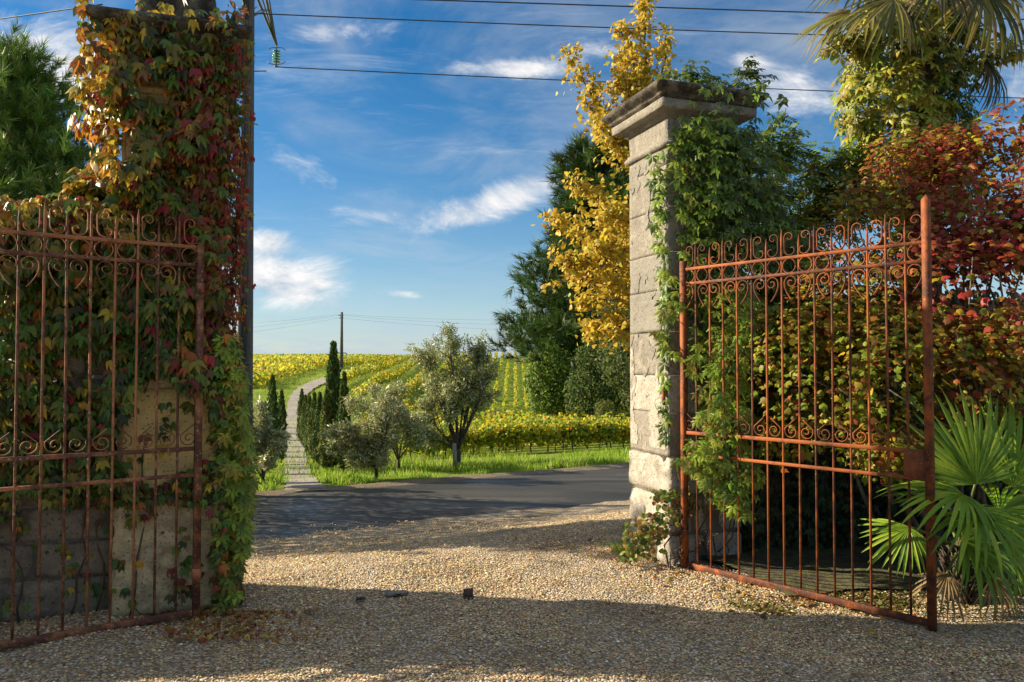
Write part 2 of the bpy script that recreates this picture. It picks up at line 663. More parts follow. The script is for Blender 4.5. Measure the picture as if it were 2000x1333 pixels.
M_STONE_P = stone_mat('limestone_plaster', (.25, .235, .20), (.19, .175, .15), (.30, .28, .24), .3)
M_STONE_L = stone_mat('limestone_stained', (.58, .43, .22), (.30, .23, .14), (.70, .55, .31), .6)
M_CAP = stone_mat('weathered_cap_stone', (.15, .125, .095), (.05, .043, .035), (.30, .26, .20), .35, .75)
M_RUBBLE = stone_mat('rubble_stone', (.25, .20, .14), (.11, .09, .07), (.36, .29, .20), .5)
M_RUBBLE_D = stone_mat('shaded_rubble_stone', (.10, .085, .065), (.045, .04, .032), (.15, .13, .10), .4)  # darkened copy of the rubble, deep shade put into its colour
M_MORTAR = stone_mat('lime_mortar', (.30, .26, .21), (.15, .13, .11), (.42, .37, .29), .3, 0, 2)

# ---------------------------------------------------------------- ground, road, drive, track
def make_ground_mat():
    m, nt, b = mat_new('grass_ground')
    p = wpos(nt)
    n1 = nz(nt, p, .25, 6.0, .6)
    n2 = nz(nt, p, 3.0, 6.0, .7)
    n3 = nz(nt, p, 22.0, 3.0, .7)
    c = mixc(nt, n1.smooth(.35, .65), (.16, .25, .030), (.24, .30, .042))
    c = mixc(nt, n2.smooth(.5, .75, 0, .6), c, (.21, .19, .07))
    c = mixc(nt, n3.smooth(.4, .7, 0, .5), c, (.05, .08, .012))
    setin(nt, b, Base_Color=c, Roughness=.95)
    b.inputs['Specular IOR Level'].default_value = .1
    bump(nt, b, n2 + n3, 1.0, .08)
    return m


def make_gravel_mat(name, tint=1.0, dirt=(.22, .16, .095)):
    m, nt, b = mat_new(name)
    p = wpos(nt)
    vo = nt.nodes.new('ShaderNodeTexVoronoi'); vo.inputs['Scale'].default_value = 62.0
    nt.links.new(p.k, vo.inputs['Vector'])
    vc = E(nt, vo.outputs['Color']); vd = E(nt, vo.outputs['Distance'])
    sep = nt.nodes.new('ShaderNodeSeparateColor'); nt.links.new(vc.k, sep.inputs[0])
    r = E(nt, sep.outputs[0]); g = E(nt, sep.outputs[1])
    c = mixc(nt, r, (.30 * tint, .215 * tint, .12 * tint), (.56 * tint, .43 * tint, .265 * tint))
    c = mixc(nt, g.smooth(.72, .8), c, (.24 * tint, .21 * tint, .18 * tint))
    c = mixc(nt, g.smooth(.2, .12), c, (.62 * tint, .57 * tint, .48 * tint))
    n1 = nz(nt, p, 1.1, 6.0, .6)
    c = mixc(nt, n1.smooth(.48, .70, 0, .75), c, dirt)
    c = mixc(nt, vd.smooth(.45, .75, 0, .7), c, (.08, .062, .045))
    setin(nt, b, Base_Color=c, Roughness=.9)
    b.inputs['Specular IOR Level'].default_value = .2
    bump(nt, b, (vd * -1.0) + n1 * .5, 1.0, .015)
    return m


def make_asphalt_mat():
    m, nt, b = mat_new('asphalt')
    p = wpos(nt)
    mp = nt.nodes.new('ShaderNodeMapping')
    mp.inputs['Rotation'].default_value = (0, 0, math.radians(-30)); mp.inputs['Scale'].default_value = (.16, 1.0, 1)
    nt.links.new(p.k, mp.inputs[0])
    lw = E(nt, mp.outputs[0])
    n1 = nz(nt, lw, .9, 5.0, .6, .3)
    n2 = nz(nt, p, 60.0, 3.0, .7)
    n3 = nz(nt, p, 2.2, 5.0, .6)
    mp2 = nt.nodes.new('ShaderNodeMapping')
    mp2.inputs['Rotation'].default_value = (0, 0, math.radians(-30)); mp2.inputs['Scale'].default_value = (.03, 1.5, 1)
    nt.links.new(p.k, mp2.inputs[0])
    tyre = nz(nt, E(nt, mp2.outputs[0]), 1.2, 3.0, .5)
    c = mixc(nt, n1.smooth(.35, .65), (.022, .023, .025), (.042, .042, .041))
    c = mixc(nt, tyre.smooth(.46, .60, 0, .7), c, (.075, .073, .068))
    c = mixc(nt, n2.smooth(.4, .7, 0, .6), c, (.065, .064, .06))
    c = mixc(nt, n3.smooth(.6, .72, 0, .6), c, (.055, .046, .035))
    vo = nt.nodes.new('ShaderNodeTexVoronoi'); vo.feature = 'DISTANCE_TO_EDGE'; vo.inputs['Scale'].default_value = .9
    wv = nt.nodes.new('ShaderNodeVectorMath'); wv.operation = 'ADD'
    nn2 = nt.nodes.new('ShaderNodeTexNoise'); nn2.inputs['Scale'].default_value = 3.0; nn2.inputs['Detail'].default_value = 5.0
    nt.links.new(p.k, nn2.inputs['Vector']); nt.links.new(p.k, wv.inputs[0]); nt.links.new(nn2.outputs['Color'], wv.inputs[1]); nt.links.new(wv.outputs[0], vo.inputs['Vector'])
    crack = E(nt, vo.outputs['Distance']).smooth(.0, .016, 1, 0) * n3.smooth(.45, .55)
    c = mixc(nt, crack * .8, c, (.015, .014, .013))
    patch = nz(nt, p, .55, 2.0, .4).smooth(.56, .58)
    c = mixc(nt, patch * .55, c, (.035, .036, .038))
    wet = n1.smooth(.40, .60)
    setin(nt, b, Base_Color=c, Roughness=wet * .42 + .40)
    b.inputs['Specular IOR Level'].default_value = .28
    bump(nt, b, n2, .7, .008)
    return m


def make_track_mat():
    m, nt, b = mat_new('pale_track')
    p = wpos(nt)
    n1 = nz(nt, p, .8, 6.0, .65)
    n2 = nz(nt, p, 9.0, 6.0, .7)
    c = mixc(nt, n1.smooth(.35, .65), (.21, .195, .175), (.30, .27, .23))
    c = mixc(nt, n2.smooth(.48, .7, 0, .7), c, (.19, .175, .155))
    c = mixc(nt, nz(nt, p, 2.3, 5, .7).smooth(.62, .70, 0, .7), c, (.13, .15, .05))
    setin(nt, b, Base_Color=c, Roughness=.95)
    bump(nt, b, n2, .7, .04)
    return m


M_GROUND = make_ground_mat()
M_GRAVEL = make_gravel_mat('gravel')
M_VERGE = make_gravel_mat('verge_gravel', .55, (.09, .065, .045))
M_ASPHALT = make_asphalt_mat()
M_TRACK = make_track_mat()
M_PEB = col_mat('pebble', .8, .3)


def soft(x, y):
    """small-scale unevenness of the drive"""
    return .018 * np.sin(x * 2.1 + 1) * np.sin(y * 1.7) + .010 * np.sin(x * 5.3 + y * 3.1) + .006 * np.sin(x * 11 - y * 9)


# one ground sheet out to the horizon; a little lower where drive and road lie on it
d = np.concatenate([np.arange(-40, 24, .5), np.geomspace(24, 5000, 190)])
a = np.linspace(-1, 1, 261)
a = np.sign(a) * (np.abs(a) ** 1.25)
Y, A_ = np.meshgrid(d, a, indexing='ij')
X = A_ * (np.maximum(Y, 0) * 1.15 + 34)
Z = H(X, Y)
R_ = -.5 * X + .866 * Y
low = ((R_ < 16.55) & (np.abs(X) < 60)).astype(float)
Z = Z - .10 * low
Z = np.where(Y > 1150, Z - (Y - 1150) * .004, Z)
g = Geo()
g.add(np.stack([X, Y, Z], -1).reshape(-1, 3), grid_faces(len(d), len(a)))
g.obj('ground', M_GROUND, smooth=True, kind='structure')


def rag(l, s=0.0):
    return .10 * np.sin(l * 1.3 + s) + .06 * np.sin(l * 3.7 + 2 * s) + .04 * np.sin(l * 9.1 + s * 3) + .02 * np.sin(l * 23 + s)


def sheet(name, mat, l, r0, r1, nr, off, **kw):
    """strip in road coordinates: l along the road, r across"""
    t = np.linspace(0, 1, nr)
    L, T = np.meshgrid(l, t, indexing='ij')
    R = r0[:, None] * (1 - T) + r1[:, None] * T
    x = .866 * L - .5 * R; y = .5 * L + .866 * R
    z = H(x, y) + off(L, T, x, y)
    g = Geo()
    g.add(np.stack([x, y, z], -1).reshape(-1, 3), grid_faces(len(l), nr)[:, ::-1])
    return g.obj(name, mat, smooth=True, **kw)


l = np.arange(-55, 60, .22)
sheet('road', M_ASPHALT, l, np.full(len(l), 11.9), np.full(len(l), 16.35), 16,
      lambda L, T, x, y: -.012 + .05 * (1 - (2 * T - 1) ** 2) + .012 * np.sin(L * .9) * np.sin(T * 7), kind='structure')
l2 = np.arange(-14, 26, .10)
sheet('gravel_drive', M_GRAVEL, l2, np.full(len(l2), -14.0), 12.35 + rag(l2) * 1.1, 220,
      lambda L, T, x, y: .020 + soft(x, y) * (1 - S01((T - .93) / .07)) - .03 * S01((T - .99) / .01), kind='structure')
sheet('verge', M_VERGE, l, 16.15 + rag(l, 2) * .9, 16.85 + rag(l, 4), 5,
      lambda L, T, x, y: -.006 + .035 * np.sin(T * math.pi), kind='structure')

# pale farm track climbing from the road over the hill
cl = [(598, 960, 78), (584, 935, 54), (577, 905, 42), (576, 870, 37), (575, 835, 33), (575, 805, 31), (578, 785, 30),
      (588, 768, 31), (603, 757, 33), (622, 749, 34), (650, 738, 34), (690, 728, 32), (725, 719, 28), (748, 711, 22)]
C = np.array([ground_at(a_, b_) for a_, b_, _ in cl])
Wd = np.array([w_ / FPX * max(c_[1], 1) for (_, _, w_), c_ in zip(cl, C)])
Wd = np.clip(Wd, .62, 1.7)
tt = np.linspace(0, len(cl) - 1, 150)
C2 = np.stack([np.interp(tt, np.arange(len(cl)), C[:, k]) for k in range(2)], 1)
W2 = np.interp(tt, np.arange(len(cl)), Wd)
ker = np.hanning(23)[1:-1]; ker /= ker.sum()
C2 = np.stack([np.convolve(np.pad(C2[:, k], 10, mode='reflect', reflect_type='odd'), ker, 'valid') for k in range(2)], 1)
W2 = np.convolve(np.pad(W2, 10, mode='edge'), ker, 'valid')
Tn = nrm(np.gradient(C2, axis=0)); Nn = np.stack([Tn[:, 1], -Tn[:, 0]], 1)
Wp = W2 * .5 * (1 + .07 * np.sin(tt * 9) + .05 * np.sin(tt * 23 + 1))
Q = C2[:, None, :] + (np.linspace(-1, 1, 7)[None, :, None] * Wp[:, None, None]) * Nn[:, None, :]
Dd = np.linalg.norm(Q, axis=-1)
zq = H(Q[..., 0], Q[..., 1]) - .016 + Dd * .0017
g = Geo()
g.add(np.concatenate([Q, zq[..., None]], -1).reshape(-1, 3), grid_faces(150, 7)[:, ::-1])
g.obj('farm_track', M_TRACK, smooth=True, kind='structure')
TRACK = C2


def track_dist(x, y):
    P = np.stack([x, y], -1)
    return np.sqrt(((P[:, None, :] - TRACK[None, ::3]) ** 2).sum(-1)).min(1)


# loose pebbles lying on the drive
def pebbles():
    n = 165000
    D = 3.75 * (13.2 / 3.75) ** (RNG.random(n) ** 1.05)
    x = (RNG.random(n) * 2 - 1) * (D * .70 + .1)
    r = -.5 * x + .866 * D
    k = (r < 12.30 + rag(.866 * x + .5 * D) * 1.1) | ((r < 12.75) & (RNG.random(n) < .16))
    fines = np.array([mnoise.noise(Vector((a_ * .9 + 3, b_ * 1.5, 0))) + .6 * mnoise.noise(Vector((a_ * 3.1, b_ * 4.0, 5))) for a_, b_ in zip(x, D)])
    ug = (x + 1.8) * .9455 + (D - 5.25) * .3256 + .12 * np.sin(D * .8)
    rut = np.exp(-((ug - .85) / .24) ** 2) + np.exp(-((ug - 2.30) / .24) ** 2)
    k &= RNG.random(n) < np.clip(.78 + 1.3 * fines - .55 * rut, .16, 1)
    D, x = D[k], x[k]
    n = len(D)
    big = RNG.random(n)
    s = .0031 + .0056 * big ** 3.4 + .00062 * D
    s = s * (1 + .55 * (RNG.random(n) < .05))
    base = np.array([[1, 0, 0], [-1, 0, 0], [0, 1, 0], [0, -1, 0], [0, 0, .62], [0, 0, -.5]], float)
    F = np.array([[0, 2, 4], [2, 1, 4], [1, 3, 4], [3, 0, 4]])
    V = base[None] * (.7 + .6 * RNG.random((n, 6, 1))) * np.stack([np.ones(n), .65 + .3 * RNG.random(n), .75 + .4 * RNG.random(n)], 1)[:, None, :]
    an = RNG.random(n) * 6.283
    ca, sa = np.cos(an)[:, None], np.sin(an)[:, None]
    V = np.stack([V[..., 0] * ca - V[..., 1] * sa, V[..., 0] * sa + V[..., 1] * ca, V[..., 2]], -1) * s[:, None, None]
    z = H(x, D) + soft(x, D) * (D < 11.5) + .021 + s * .25
    V = V + np.stack([x, D, z], 1)[:, None, :]
    V = V[:, :5]
    ci = choose([.40, .2, .12, .12, .16], n)
    col = pal([(.54, .385, .19), (.68, .52, .29), (.74, .62, .42), (.17, .12, .08), (.38, .235, .11)], ci, .24)
    g = Geo()
    g.add(V.reshape(-1, 3), (F[None] + (np.arange(n) * 5)[:, None, None]).reshape(-1, 3), np.repeat(col, 5, 0))
    tag(g.obj('gravel', M_PEB), 'loose tan and white gravel covering the drive through the gateway', 'gravel', None, 'stuff')


pebbles()

# ---------------------------------------------------------------- gateway frame
GA = math.radians(19.0)
G0 = np.array([-1.80, 5.25, 0.0])
U = np.array([math.cos(GA), math.sin(GA), 0.0])
W = np.array([-math.sin(GA), math.cos(GA), 0.0])      # outward, away from the camera
ZV = np.array([0, 0, 1.0])
GB = np.stack([U, W, ZV], 1)


def gw(u, w, z):
    return G0 + U * u + W * w + ZV * z


def block_mesh(sx, sy, sz, amp, seed, cuts=4, freq=6.0, round_=.02, chips=0.0):
    """roughly hewn block, full size sx sy sz, uneven faces and worn edges"""
    bm = bmesh.new()
    bmesh.ops.create_cube(bm, size=1.0)
    bmesh.ops.scale(bm, vec=(sx, sy, sz), verts=bm.verts)
    bmesh.ops.subdivide_edges(bm, edges=bm.edges[:], cuts=cuts, use_grid_fill=True)
    hx, hy, hz = sx / 2, sy / 2, sz / 2
    off = Vector((seed * 3.17, seed * 1.71, seed * 2.3))
    for v in bm.verts:
        c = v.co
        ex, ey, ez = hx - abs(c.x), hy - abs(c.y), hz - abs(c.z)
        near = sorted((ex, ey, ez))
        # pull edges and corners in
        if near[1] < round_ * 1.5:
            k = (1 - near[1] / (round_ * 1.5)) * round_ * .5
            c.x -= math.copysign(min(k, hx * .5), c.x) if ex < round_ else 0
            c.y -= math.copysign(min(k, hy * .5), c.y) if ey < round_ else 0
            c.z -= math.copysign(min(k, hz * .5), c.z) if ez < round_ else 0
        p = c * freq + off
        nv = mnoise.noise_vector(p)
        f = amp * (.6 + .8 * mnoise.noise(p * 2.3))
        c += nv * f
        if chips:
            h = mnoise.noise(c * 5 + off * 2)
            if h > .12:
                q = chips * (h - .12) * 2.5
                c.x *= 1 - q / hx * (.6 if ex < .02 else .1)
                c.y *= 1 - q / hy * (.6 if ey < .02 else .1)
    me = bpy.data.meshes.new('stone_block')
    bm.to_mesh(me); bm.free()
    for p in me.polygons: p.use_smooth = True
    return me


GROT = Matrix.Rotation(GA, 4, 'Z')


def put(name, me, mat, u, w, z, root, **kw):
    if not me.materials: me.materials.append(mat)
    o = bpy.data.objects.new(name, me)
    COL.objects.link(o)
    o.parent = root
    P = gw(u, w, z) - np.array(root.location)
    o.matrix_local = Matrix.Translation(Vector(P)) @ GROT
    return tag(o, **kw)


def gbox(name, mat, u0, u1, w0, w1, z0, z1, root, **kw):
    g = Geo()
    box(g, gw((u0 + u1) / 2, (w0 + w1) / 2, (z0 + z1) / 2), (u1 - u0, w1 - w0, z1 - z0), GB)
    return g.obj(name, mat, root, **kw)


def slab_profile(prof, u0, u1, w0, w1, seed=0.0, n=9, amp=.006):
    """moulding run round a rectangle: prof is a list of (outset, z)"""
    loop = []
    for (a0, b0, a1, b1) in ((u0, w0, u1, w0), (u1, w0, u1, w1), (u1, w1, u0, w1), (u0, w1, u0, w0)):
        for t in np.arange(n) / n:
            loop.append((a0 + (a1 - a0) * t, b0 + (b1 - b0) * t))
    loop = np.array(loop)
    cu, cw = (u0 + u1) / 2, (w0 + w1) / 2
    V = []
    for (o, z) in prof:
        su = (u1 - u0 + 2 * o) / (u1 - u0); sw = (w1 - w0 + 2 * o) / (w1 - w0)
        for (a_, b_) in loop:
            p = gw(cu + (a_ - cu) * su, cw + (b_ - cw) * sw, z)
            nv = mnoise.noise_vector(Vector(p * 7.0) + Vector((seed, 0, 0)))
            V.append(p + np.array(nv) * amp)
    k = len(loop)
    F = grid_faces(len(prof), k, True)
    V.append(gw(cu, cw, prof[0][1])); V.append(gw(cu, cw, prof[-1][1]))
    i = np.arange(k); nb = len(prof) * k
    F = np.concatenate([F, np.stack([i, (i + 1) % k, np.full(k, nb)], 1), np.stack([(len(prof) - 1) * k + (i + 1) % k, (len(prof) - 1) * k + i, np.full(k, nb + 1)], 1)])
    g = Geo(); g.add(np.array(V), F[:, ::-1])
    return g


PR = (3.215, 3.865, 0.0, .66)          # right pillar footprint (u0,u1,w0,w1)
PL = (-.72, -.12, 0.0, .66)             # left pillar footprint


def pillar(name, label, P, courses, matf, cap_z, plinth, seed):
    u0, u1, w0, w1 = P
    cu, cw = (u0 + u1) / 2, (w0 + w1) / 2
    root = thing(name, label, 'gate pillar', gw(cu, cw, 0), 'stone gate pillars')
    gbox('core', M_MORTAR, u0 + .008, u1 - .008, w0 + .008, w1 - .008, -.1, cap_z + .02, root)
    z = 0.0
    for i, (h, kind) in enumerate(courses):
        o = plinth if kind == 'plinth' else 0.0
        if kind == 'plinth':
            # broken base stones, two or three to a course
            n = 2 + (i % 2)
            for j in range(n):
                a0 = u0 - o + (u1 - u0 + 2 * o) * j / n; a1 = u0 - o + (u1 - u0 + 2 * o) * (j + 1) / n
                me = block_mesh(a1 - a0 - .012, w1 - w0 + 2 * o, h - .008, .019, seed + i * 5 + j, 10, 8.0, .03, .06)
                put('stone_block', me, matf(i, kind), (a0 + a1) / 2, cw, z + h / 2, root)
        else:
            me = block_mesh(u1 - u0, w1 - w0, h - .0025, .0040, seed + i * 5, 12, 4.0, .003, .010)
            put('stone_block', me, matf(i, kind), cu, cw, z + h / 2, root)
        z += h
    # neck moulding and capital
    zt = cap_z - .24
    slab_profile([(.0, zt - .028), (.022, zt - .022), (.034, zt), (.022, zt + .022), (.012, zt + .026), (.012, zt + .040), (0, zt + .044)], *P, seed=seed).obj('neck_moulding', matf(99, 'stone'), root, smooth=True)
    c0 = cap_z
    slab_profile([(.03, c0 - .03), (.035, c0), (.085, c0 + .003), (.105, c0 + .010), (.112, c0 + .016), (.114, c0 + .078), (.108, c0 + .082)],
                 *P, seed=seed + 3, n=16, amp=.0045).obj('cap_fascia', matf(99, 'stone') if plinth < .028 else M_CAP, root)
    slab_profile([(.100, c0 + .080), (.104, c0 + .092), (.128, c0 + .096), (.132, c0 + .112), (.126, c0 + .116), (.140, c0 + .122), (.165, c0 + .146), (.182, c0 + .156), (.186, c0 + .182), (.176, c0 + .196), (.05, c0 + .228), (-.05, c0 + .24)],
                 *P, seed=seed + 5, n=22, amp=.0055).obj('cap_stone', M_CAP, root)
    return root


rc = [(.26, 'plinth'), (.30, 'plinth'), (.31, 'plinth'), (.34, 'stone'), (.30, 'stone'), (.35, 'stone'), (.34, 'stone'), (.30, 'stone'), (.36, 'stone'), (.34, 'stone'), (.405, 'stone')]
right_pillar = pillar('gate_pillar', 'pale weathered stone gate pillar with broken base and moulded cap, creeper on one side', PR, rc,
                      lambda i, k: M_STONE_W if i in (0, 1, 2, 4) else (M_STONE_P if i in (6, 7) else M_STONE_R), 3.605, .026, 11)
lc = [(.36, 'plinth'), (.40, 'plinth'), (.42, 'stone'), (.36, 'stone'), (.40, 'stone'), (.36, 'stone'), (.40, 'stone'), (.38, 'stone'), (.38, 'stone'), (.28, 'stone')]
left_pillar = pillar('gate_pillar', 'tall stone gate pillar almost hidden under red and green ivy', PL, lc, lambda i, k: M_STONE_L, 3.60, .03, 41)
# upper stones standing on the two caps
for root, P, z0, s, sd in ((left_pillar, PL, 3.81, .50, 3), (right_pillar, PR, 3.82, .34, 9)):
    me = block_mesh(s, s * .9, .20 if sd == 9 else .42, .02, sd, 5, 6, .05, .03)
    put('top_stone', me, M_CAP, (P[0] + P[1]) / 2, (P[2] + P[3]) / 2, z0 + (.06 if sd == 9 else .18), root)
for (u0_, u1_, z0, z1, m_, sd) in ((-.71, -.13, .74, 1.46, M_OCHRE, 21), (-.73, -.10, .02, .70, M_STONE_L, 24), (-.70, -.40, 2.86, 3.20, M_STONE_L, 25)):
    me = block_mesh(u1_ - u0_, .034, z1 - z0, .020, sd, 14, 6, .03, .03)
    put('render_patch', me, m_, (u0_ + u1_) / 2, -.006, (z0 + z1) / 2, left_pillar)
# smooth repair patches and the iron hook of the right pillar
for (z0, z1, w0_, w1_, sd) in ((1.86, 2.14, .10, .50, 5),):
    me = block_mesh(.012, w1_ - w0_, z1 - z0, .010, sd, 8, 11, .02)
    put('render_patch', me, M_STONE_P, PR[0] - .004, (w0_ + w1_) / 2, (z0 + z1) / 2, right_pillar)


def flaking(thr, zlo, zhi, mat, off, seed, bias):
    """ragged skin of old render left on the sunlit face of the right pillar"""
    nw, nz_ = 64, 260
    ww = np.linspace(PR[2] + .012, PR[3] - .012, nw); zz = np.linspace(zlo, zhi, nz_)
    V = np.zeros((nz_, nw, 3)); K = np.zeros((nz_, nw))
    for i, z in enumerate(zz):
        for j, w in enumerate(ww):
            q = Vector((w * 3.2 + seed, z * 2.3, seed))
            n_ = mnoise.noise(q) + .5 * mnoise.noise(q * 2.7) + .28 * mnoise.noise(q * 7.0)
            K[i, j] = n_ - thr - bias(z)
            V[i, j] = gw(PR[0] - off - .0008 * max(0, min(1, K[i, j] * 3)) + .001 * mnoise.noise(q * 9), w, z)
    F = grid_faces(nz_, nw)
    keep = (K.reshape(-1)[F] > 0).all(1)
    g = Geo(); g.add(V.reshape(-1, 3), F[keep])
    g.obj('flaking_render', mat, right_pillar)


flaking(.02, .92, 2.0, M_STONE_W, .0035, 3.3, lambda z: .35 * max(0, z - 1.45))
flaking(.26, 1.3, 3.3, M_STONE_P, .0045, 8.1, lambda z: 0.0)


def wall(name, label, u_from, u_to, w0, w1, height, seed, mat):
    """rubble wall running along the gateway line, laid in uneven courses"""
    rnd = random.Random(seed)
    um = (u_from + u_to) / 2
    root = thing(name, label, 'wall', gw(um, (w0 + w1) / 2, 0))
    hs = height if callable(height) else (lambda u: height)
    z = 0.0
    while z < max(hs(u_from), hs(u_to), hs(um)) - .05:
        h = rnd.uniform(.20, .30)
        u = u_from
        while u < u_to - .05:
            lw = min(rnd.uniform(.34, .85), u_to - u)
            if u_to - u - lw < .15: lw = u_to - u
            if z + h * .6 < hs(u + lw / 2):
                me = block_mesh(lw - .008, w1 - w0 + rnd.uniform(-.03, .03), h - .004, .030, rnd.uniform(0, 90), 5, 5.0, .02)
                put('stone', me, mat, u + lw / 2, (w0 + w1) / 2, z + h / 2, root)
            u += lw
        z += h
    n = 14
    g = Geo()
    for k in range(n):
        a0 = u_from + (u_to - u_from) * k / n; a1 = u_from + (u_to - u_from) * (k + 1) / n
        hh = hs((a0 + a1) / 2) - .03
        box(g, gw((a0 + a1) / 2, (w0 + w1) / 2, hh / 2 - .05), (a1 - a0, w1 - w0 - .05, hh + .1), GB)
    g.obj('mortar_core', M_MORTAR, root)
    return root


def hl(u):
    return 2.50 if u > -1.50 else 1.30
wall('garden_wall', 'ivy covered rubble garden wall running left from the tall ivy pillar', -3.4, PL[0] - .01, .12, .50, hl, 5, M_RUBBLE)
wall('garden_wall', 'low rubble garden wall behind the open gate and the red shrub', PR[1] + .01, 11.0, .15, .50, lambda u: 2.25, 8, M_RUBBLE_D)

# ---------------------------------------------------------------- wrought iron gates
def sweep(path, w, t):
    """flat bar w deep (across the gate), t thick, along a 2D path (s,z) -> verts, tris; gate plane is x-z"""
    P = np.asarray(path, float); n = len(P)
    T = nrm(np.gradient(P, axis=0)); N_ = np.stack([-T[:, 1], T[:, 0]], 1)
    tt = np.broadcast_to(np.asarray(t, float), (n,))[:, None]
    a = P + N_ * tt / 2; b = P - N_ * tt / 2
    V = np.zeros((n, 4, 3))
    V[:, 0, [0, 2]] = a; V[:, 0, 1] = -w / 2
    V[:, 1, [0, 2]] = b; V[:, 1, 1] = -w / 2
    V[:, 2, [0, 2]] = b; V[:, 2, 1] = w / 2
    V[:, 3, [0, 2]] = a; V[:, 3, 1] = w / 2
    F = grid_faces(n, 4, True)
    cap = quads([[0, 1, 2, 3], [4 * (n - 1) + 3, 4 * (n - 1) + 2, 4 * (n - 1) + 1, 4 * (n - 1)]])
    return V.reshape(-1, 3), np.concatenate([F, cap])


def spiral(cx, cz, a0, a1, r0, r1, n=16):
    t = np.linspace(0, 1, n)
    a = np.radians(a0 + (a1 - a0) * t); r = r0 + (r1 - r0) * t
    return np.stack([cx + r * np.cos(a), cz + r * np.sin(a)], 1)


PITCHB = 1.82 / 15


def scroll_paths():
    p = PITCHB
    # top C scroll: spine beside the tall bar at s=0, curls opening to +s; rail at z=0
    # lower curl runs: centre -> right -> bottom -> left (spine)
    lower = spiral(.066, .042, 110, -180, .010, .050, 20)
    upper = spiral(.052, .128, 180, -170, .038, .010, 20)
    C = np.concatenate([lower, upper])
    # hanging hook: tail away from the bar, up beside it, over the top, curl
    hook_curl = spiral(.068, -.048, 180, -330, .050, .009, 30)
    tail = np.stack([np.linspace(.075, .020, 9), np.linspace(-.175, -.058, 9)], 1)
    tail[:, 0] = .018 + .060 * (np.linspace(1, 0, 9) ** 1.8)
    hook = np.concatenate([tail, hook_curl])
    # low scroll standing on the lock rail: mirrored, straight tail
    t2 = np.stack([np.linspace(.088, .012, 6), np.linspace(.135, .070, 6)], 1)
    stand = np.concatenate([t2, spiral(.062, .052, 165, 165 + 520, .050, .007, 32)])
    return C, hook, stand


def gate(name, label, hinge, dirv, rail_mat, lock_side=True):
    root = thing(name, label, 'gate', (hinge[0], hinge[1], 0), 'rusty wrought iron gate leaves')
    ang = math.atan2(dirv[1], dirv[0])
    root.rotation_euler = (0, 0, ang)
    L = 1.82

    def part(nm, V, F, at=(0, 0, 0), me=None):
        if me is None:
            g = Geo(); g.add(V, F); me = g.mesh(nm, rail_mat)
        o = bpy.data.objects.new(nm, me)
        COL.objects.link(o); o.parent = root; o.location = at
        return o

    def bx(nm, c, s):
        g = Geo(); box(g, c, s); me = g.mesh(nm, rail_mat)
        o = bpy.data.objects.new(nm, me); COL.objects.link(o); o.parent = root
        bv = o.modifiers.new('edge', 'BEVEL'); bv.width = min(s) * .12; bv.segments = 1
        return o
    def post(z0, z1, s, wd, spear):
        h = wd / 2
        V = [(-h, -h, z0), (h, -h, z0), (h, h, z0), (-h, h, z0), (-h, -h, z1), (h, -h, z1), (h, h, z1), (-h, h, z1), (0, 0, z1 + spear)]
        F = np.concatenate([quads([[3, 2, 1, 0], [0, 1, 5, 4], [1, 2, 6, 5], [2, 3, 7, 6], [3, 0, 4, 7]]), [[4, 5, 8], [5, 6, 8], [6, 7, 8], [7, 4, 8]]])
        part('post', V, F, (s, 0, 0))
    post(.0, 2.40, 0, .040, .004)
    post(.0, 2.59, L, .041, .035)
    for z, h in ((2.335, .022), (2.222, .022), (1.075, .026), (.912, .022), (.062, .044)):
        bx('rail', (L / 2, 0, z), (L - .048, .022, h))
    C, hook, stand = scroll_paths()
    mesh = {}
    for key, path, t in (('C', C, .0055), ('hook', hook, .0055), ('stand', stand, .0055)):
        for sg in (1, -1):
            q = path.copy(); q[:, 0] *= sg
            V, F = sweep(q, .014, t)
            if sg < 0: F = F[:, ::-1]
            g = Geo(); g.add(V, F); mesh[key, sg] = g.mesh('scroll', rail_mat)
    an = np.linspace(0, 2 * math.pi, 23)
    V, F = sweep(np.stack([.049 * np.cos(an), .049 * np.sin(an)], 1), .014, .0055)
    g = Geo(); g.add(V, F); ring_me = g.mesh('ring', rail_mat)

    def bar_mesh(ztop):
        r = .0077
        g = Geo()
        tube(g, [(0, 0, .06), (0, 0, 1.05), (0, 0, ztop - .07), (0, 0, ztop - .06), (0, 0, ztop)], [r, r, r, r * .95, .0012], 7)
        return g.mesh('bar', rail_mat, True)
    tall, short = bar_mesh(2.335 + .205), bar_mesh(2.335 + .150)
    for i in range(1, 15):
        o = part('bar', None, None, (i * PITCHB, 0, 0), tall if i % 2 else short)
        o.rotation_euler = (random.gauss(0, .0018), random.gauss(0, .0022), random.uniform(0, 6))
    for i in range(15):
        s0 = i * PITCHB
        part('ring', None, None, (s0 + PITCHB / 2, 0, 2.2785), ring_me)
        # the tall bar beside this gap
        if i % 2: sg, sb = 1, s0
        else: sg, sb = -1, s0 + PITCHB
        ofs = .010 * sg
        part('scroll', None, None, (sb + ofs, 0, 2.348), mesh['C', sg])
        part('scroll', None, None, (sb + ofs * .6, 0, 2.212), mesh['hook', sg])
        part('scroll', None, None, (sb + ofs * .4, 0, 1.089), mesh['stand', sg])
    if lock_side:
        bx('lock_plate', (L - .085, 0, .995), (.125, .034, .160))
    for z in (2.08, .30):
        g = Geo(); tube(g, [(0, 0, z - .03), (0, 0, z + .03)], .030, 10); g2 = g.mesh('hinge', rail_mat)
        part('hinge', None, None, (0, 0, 0), g2)
    return root, ang


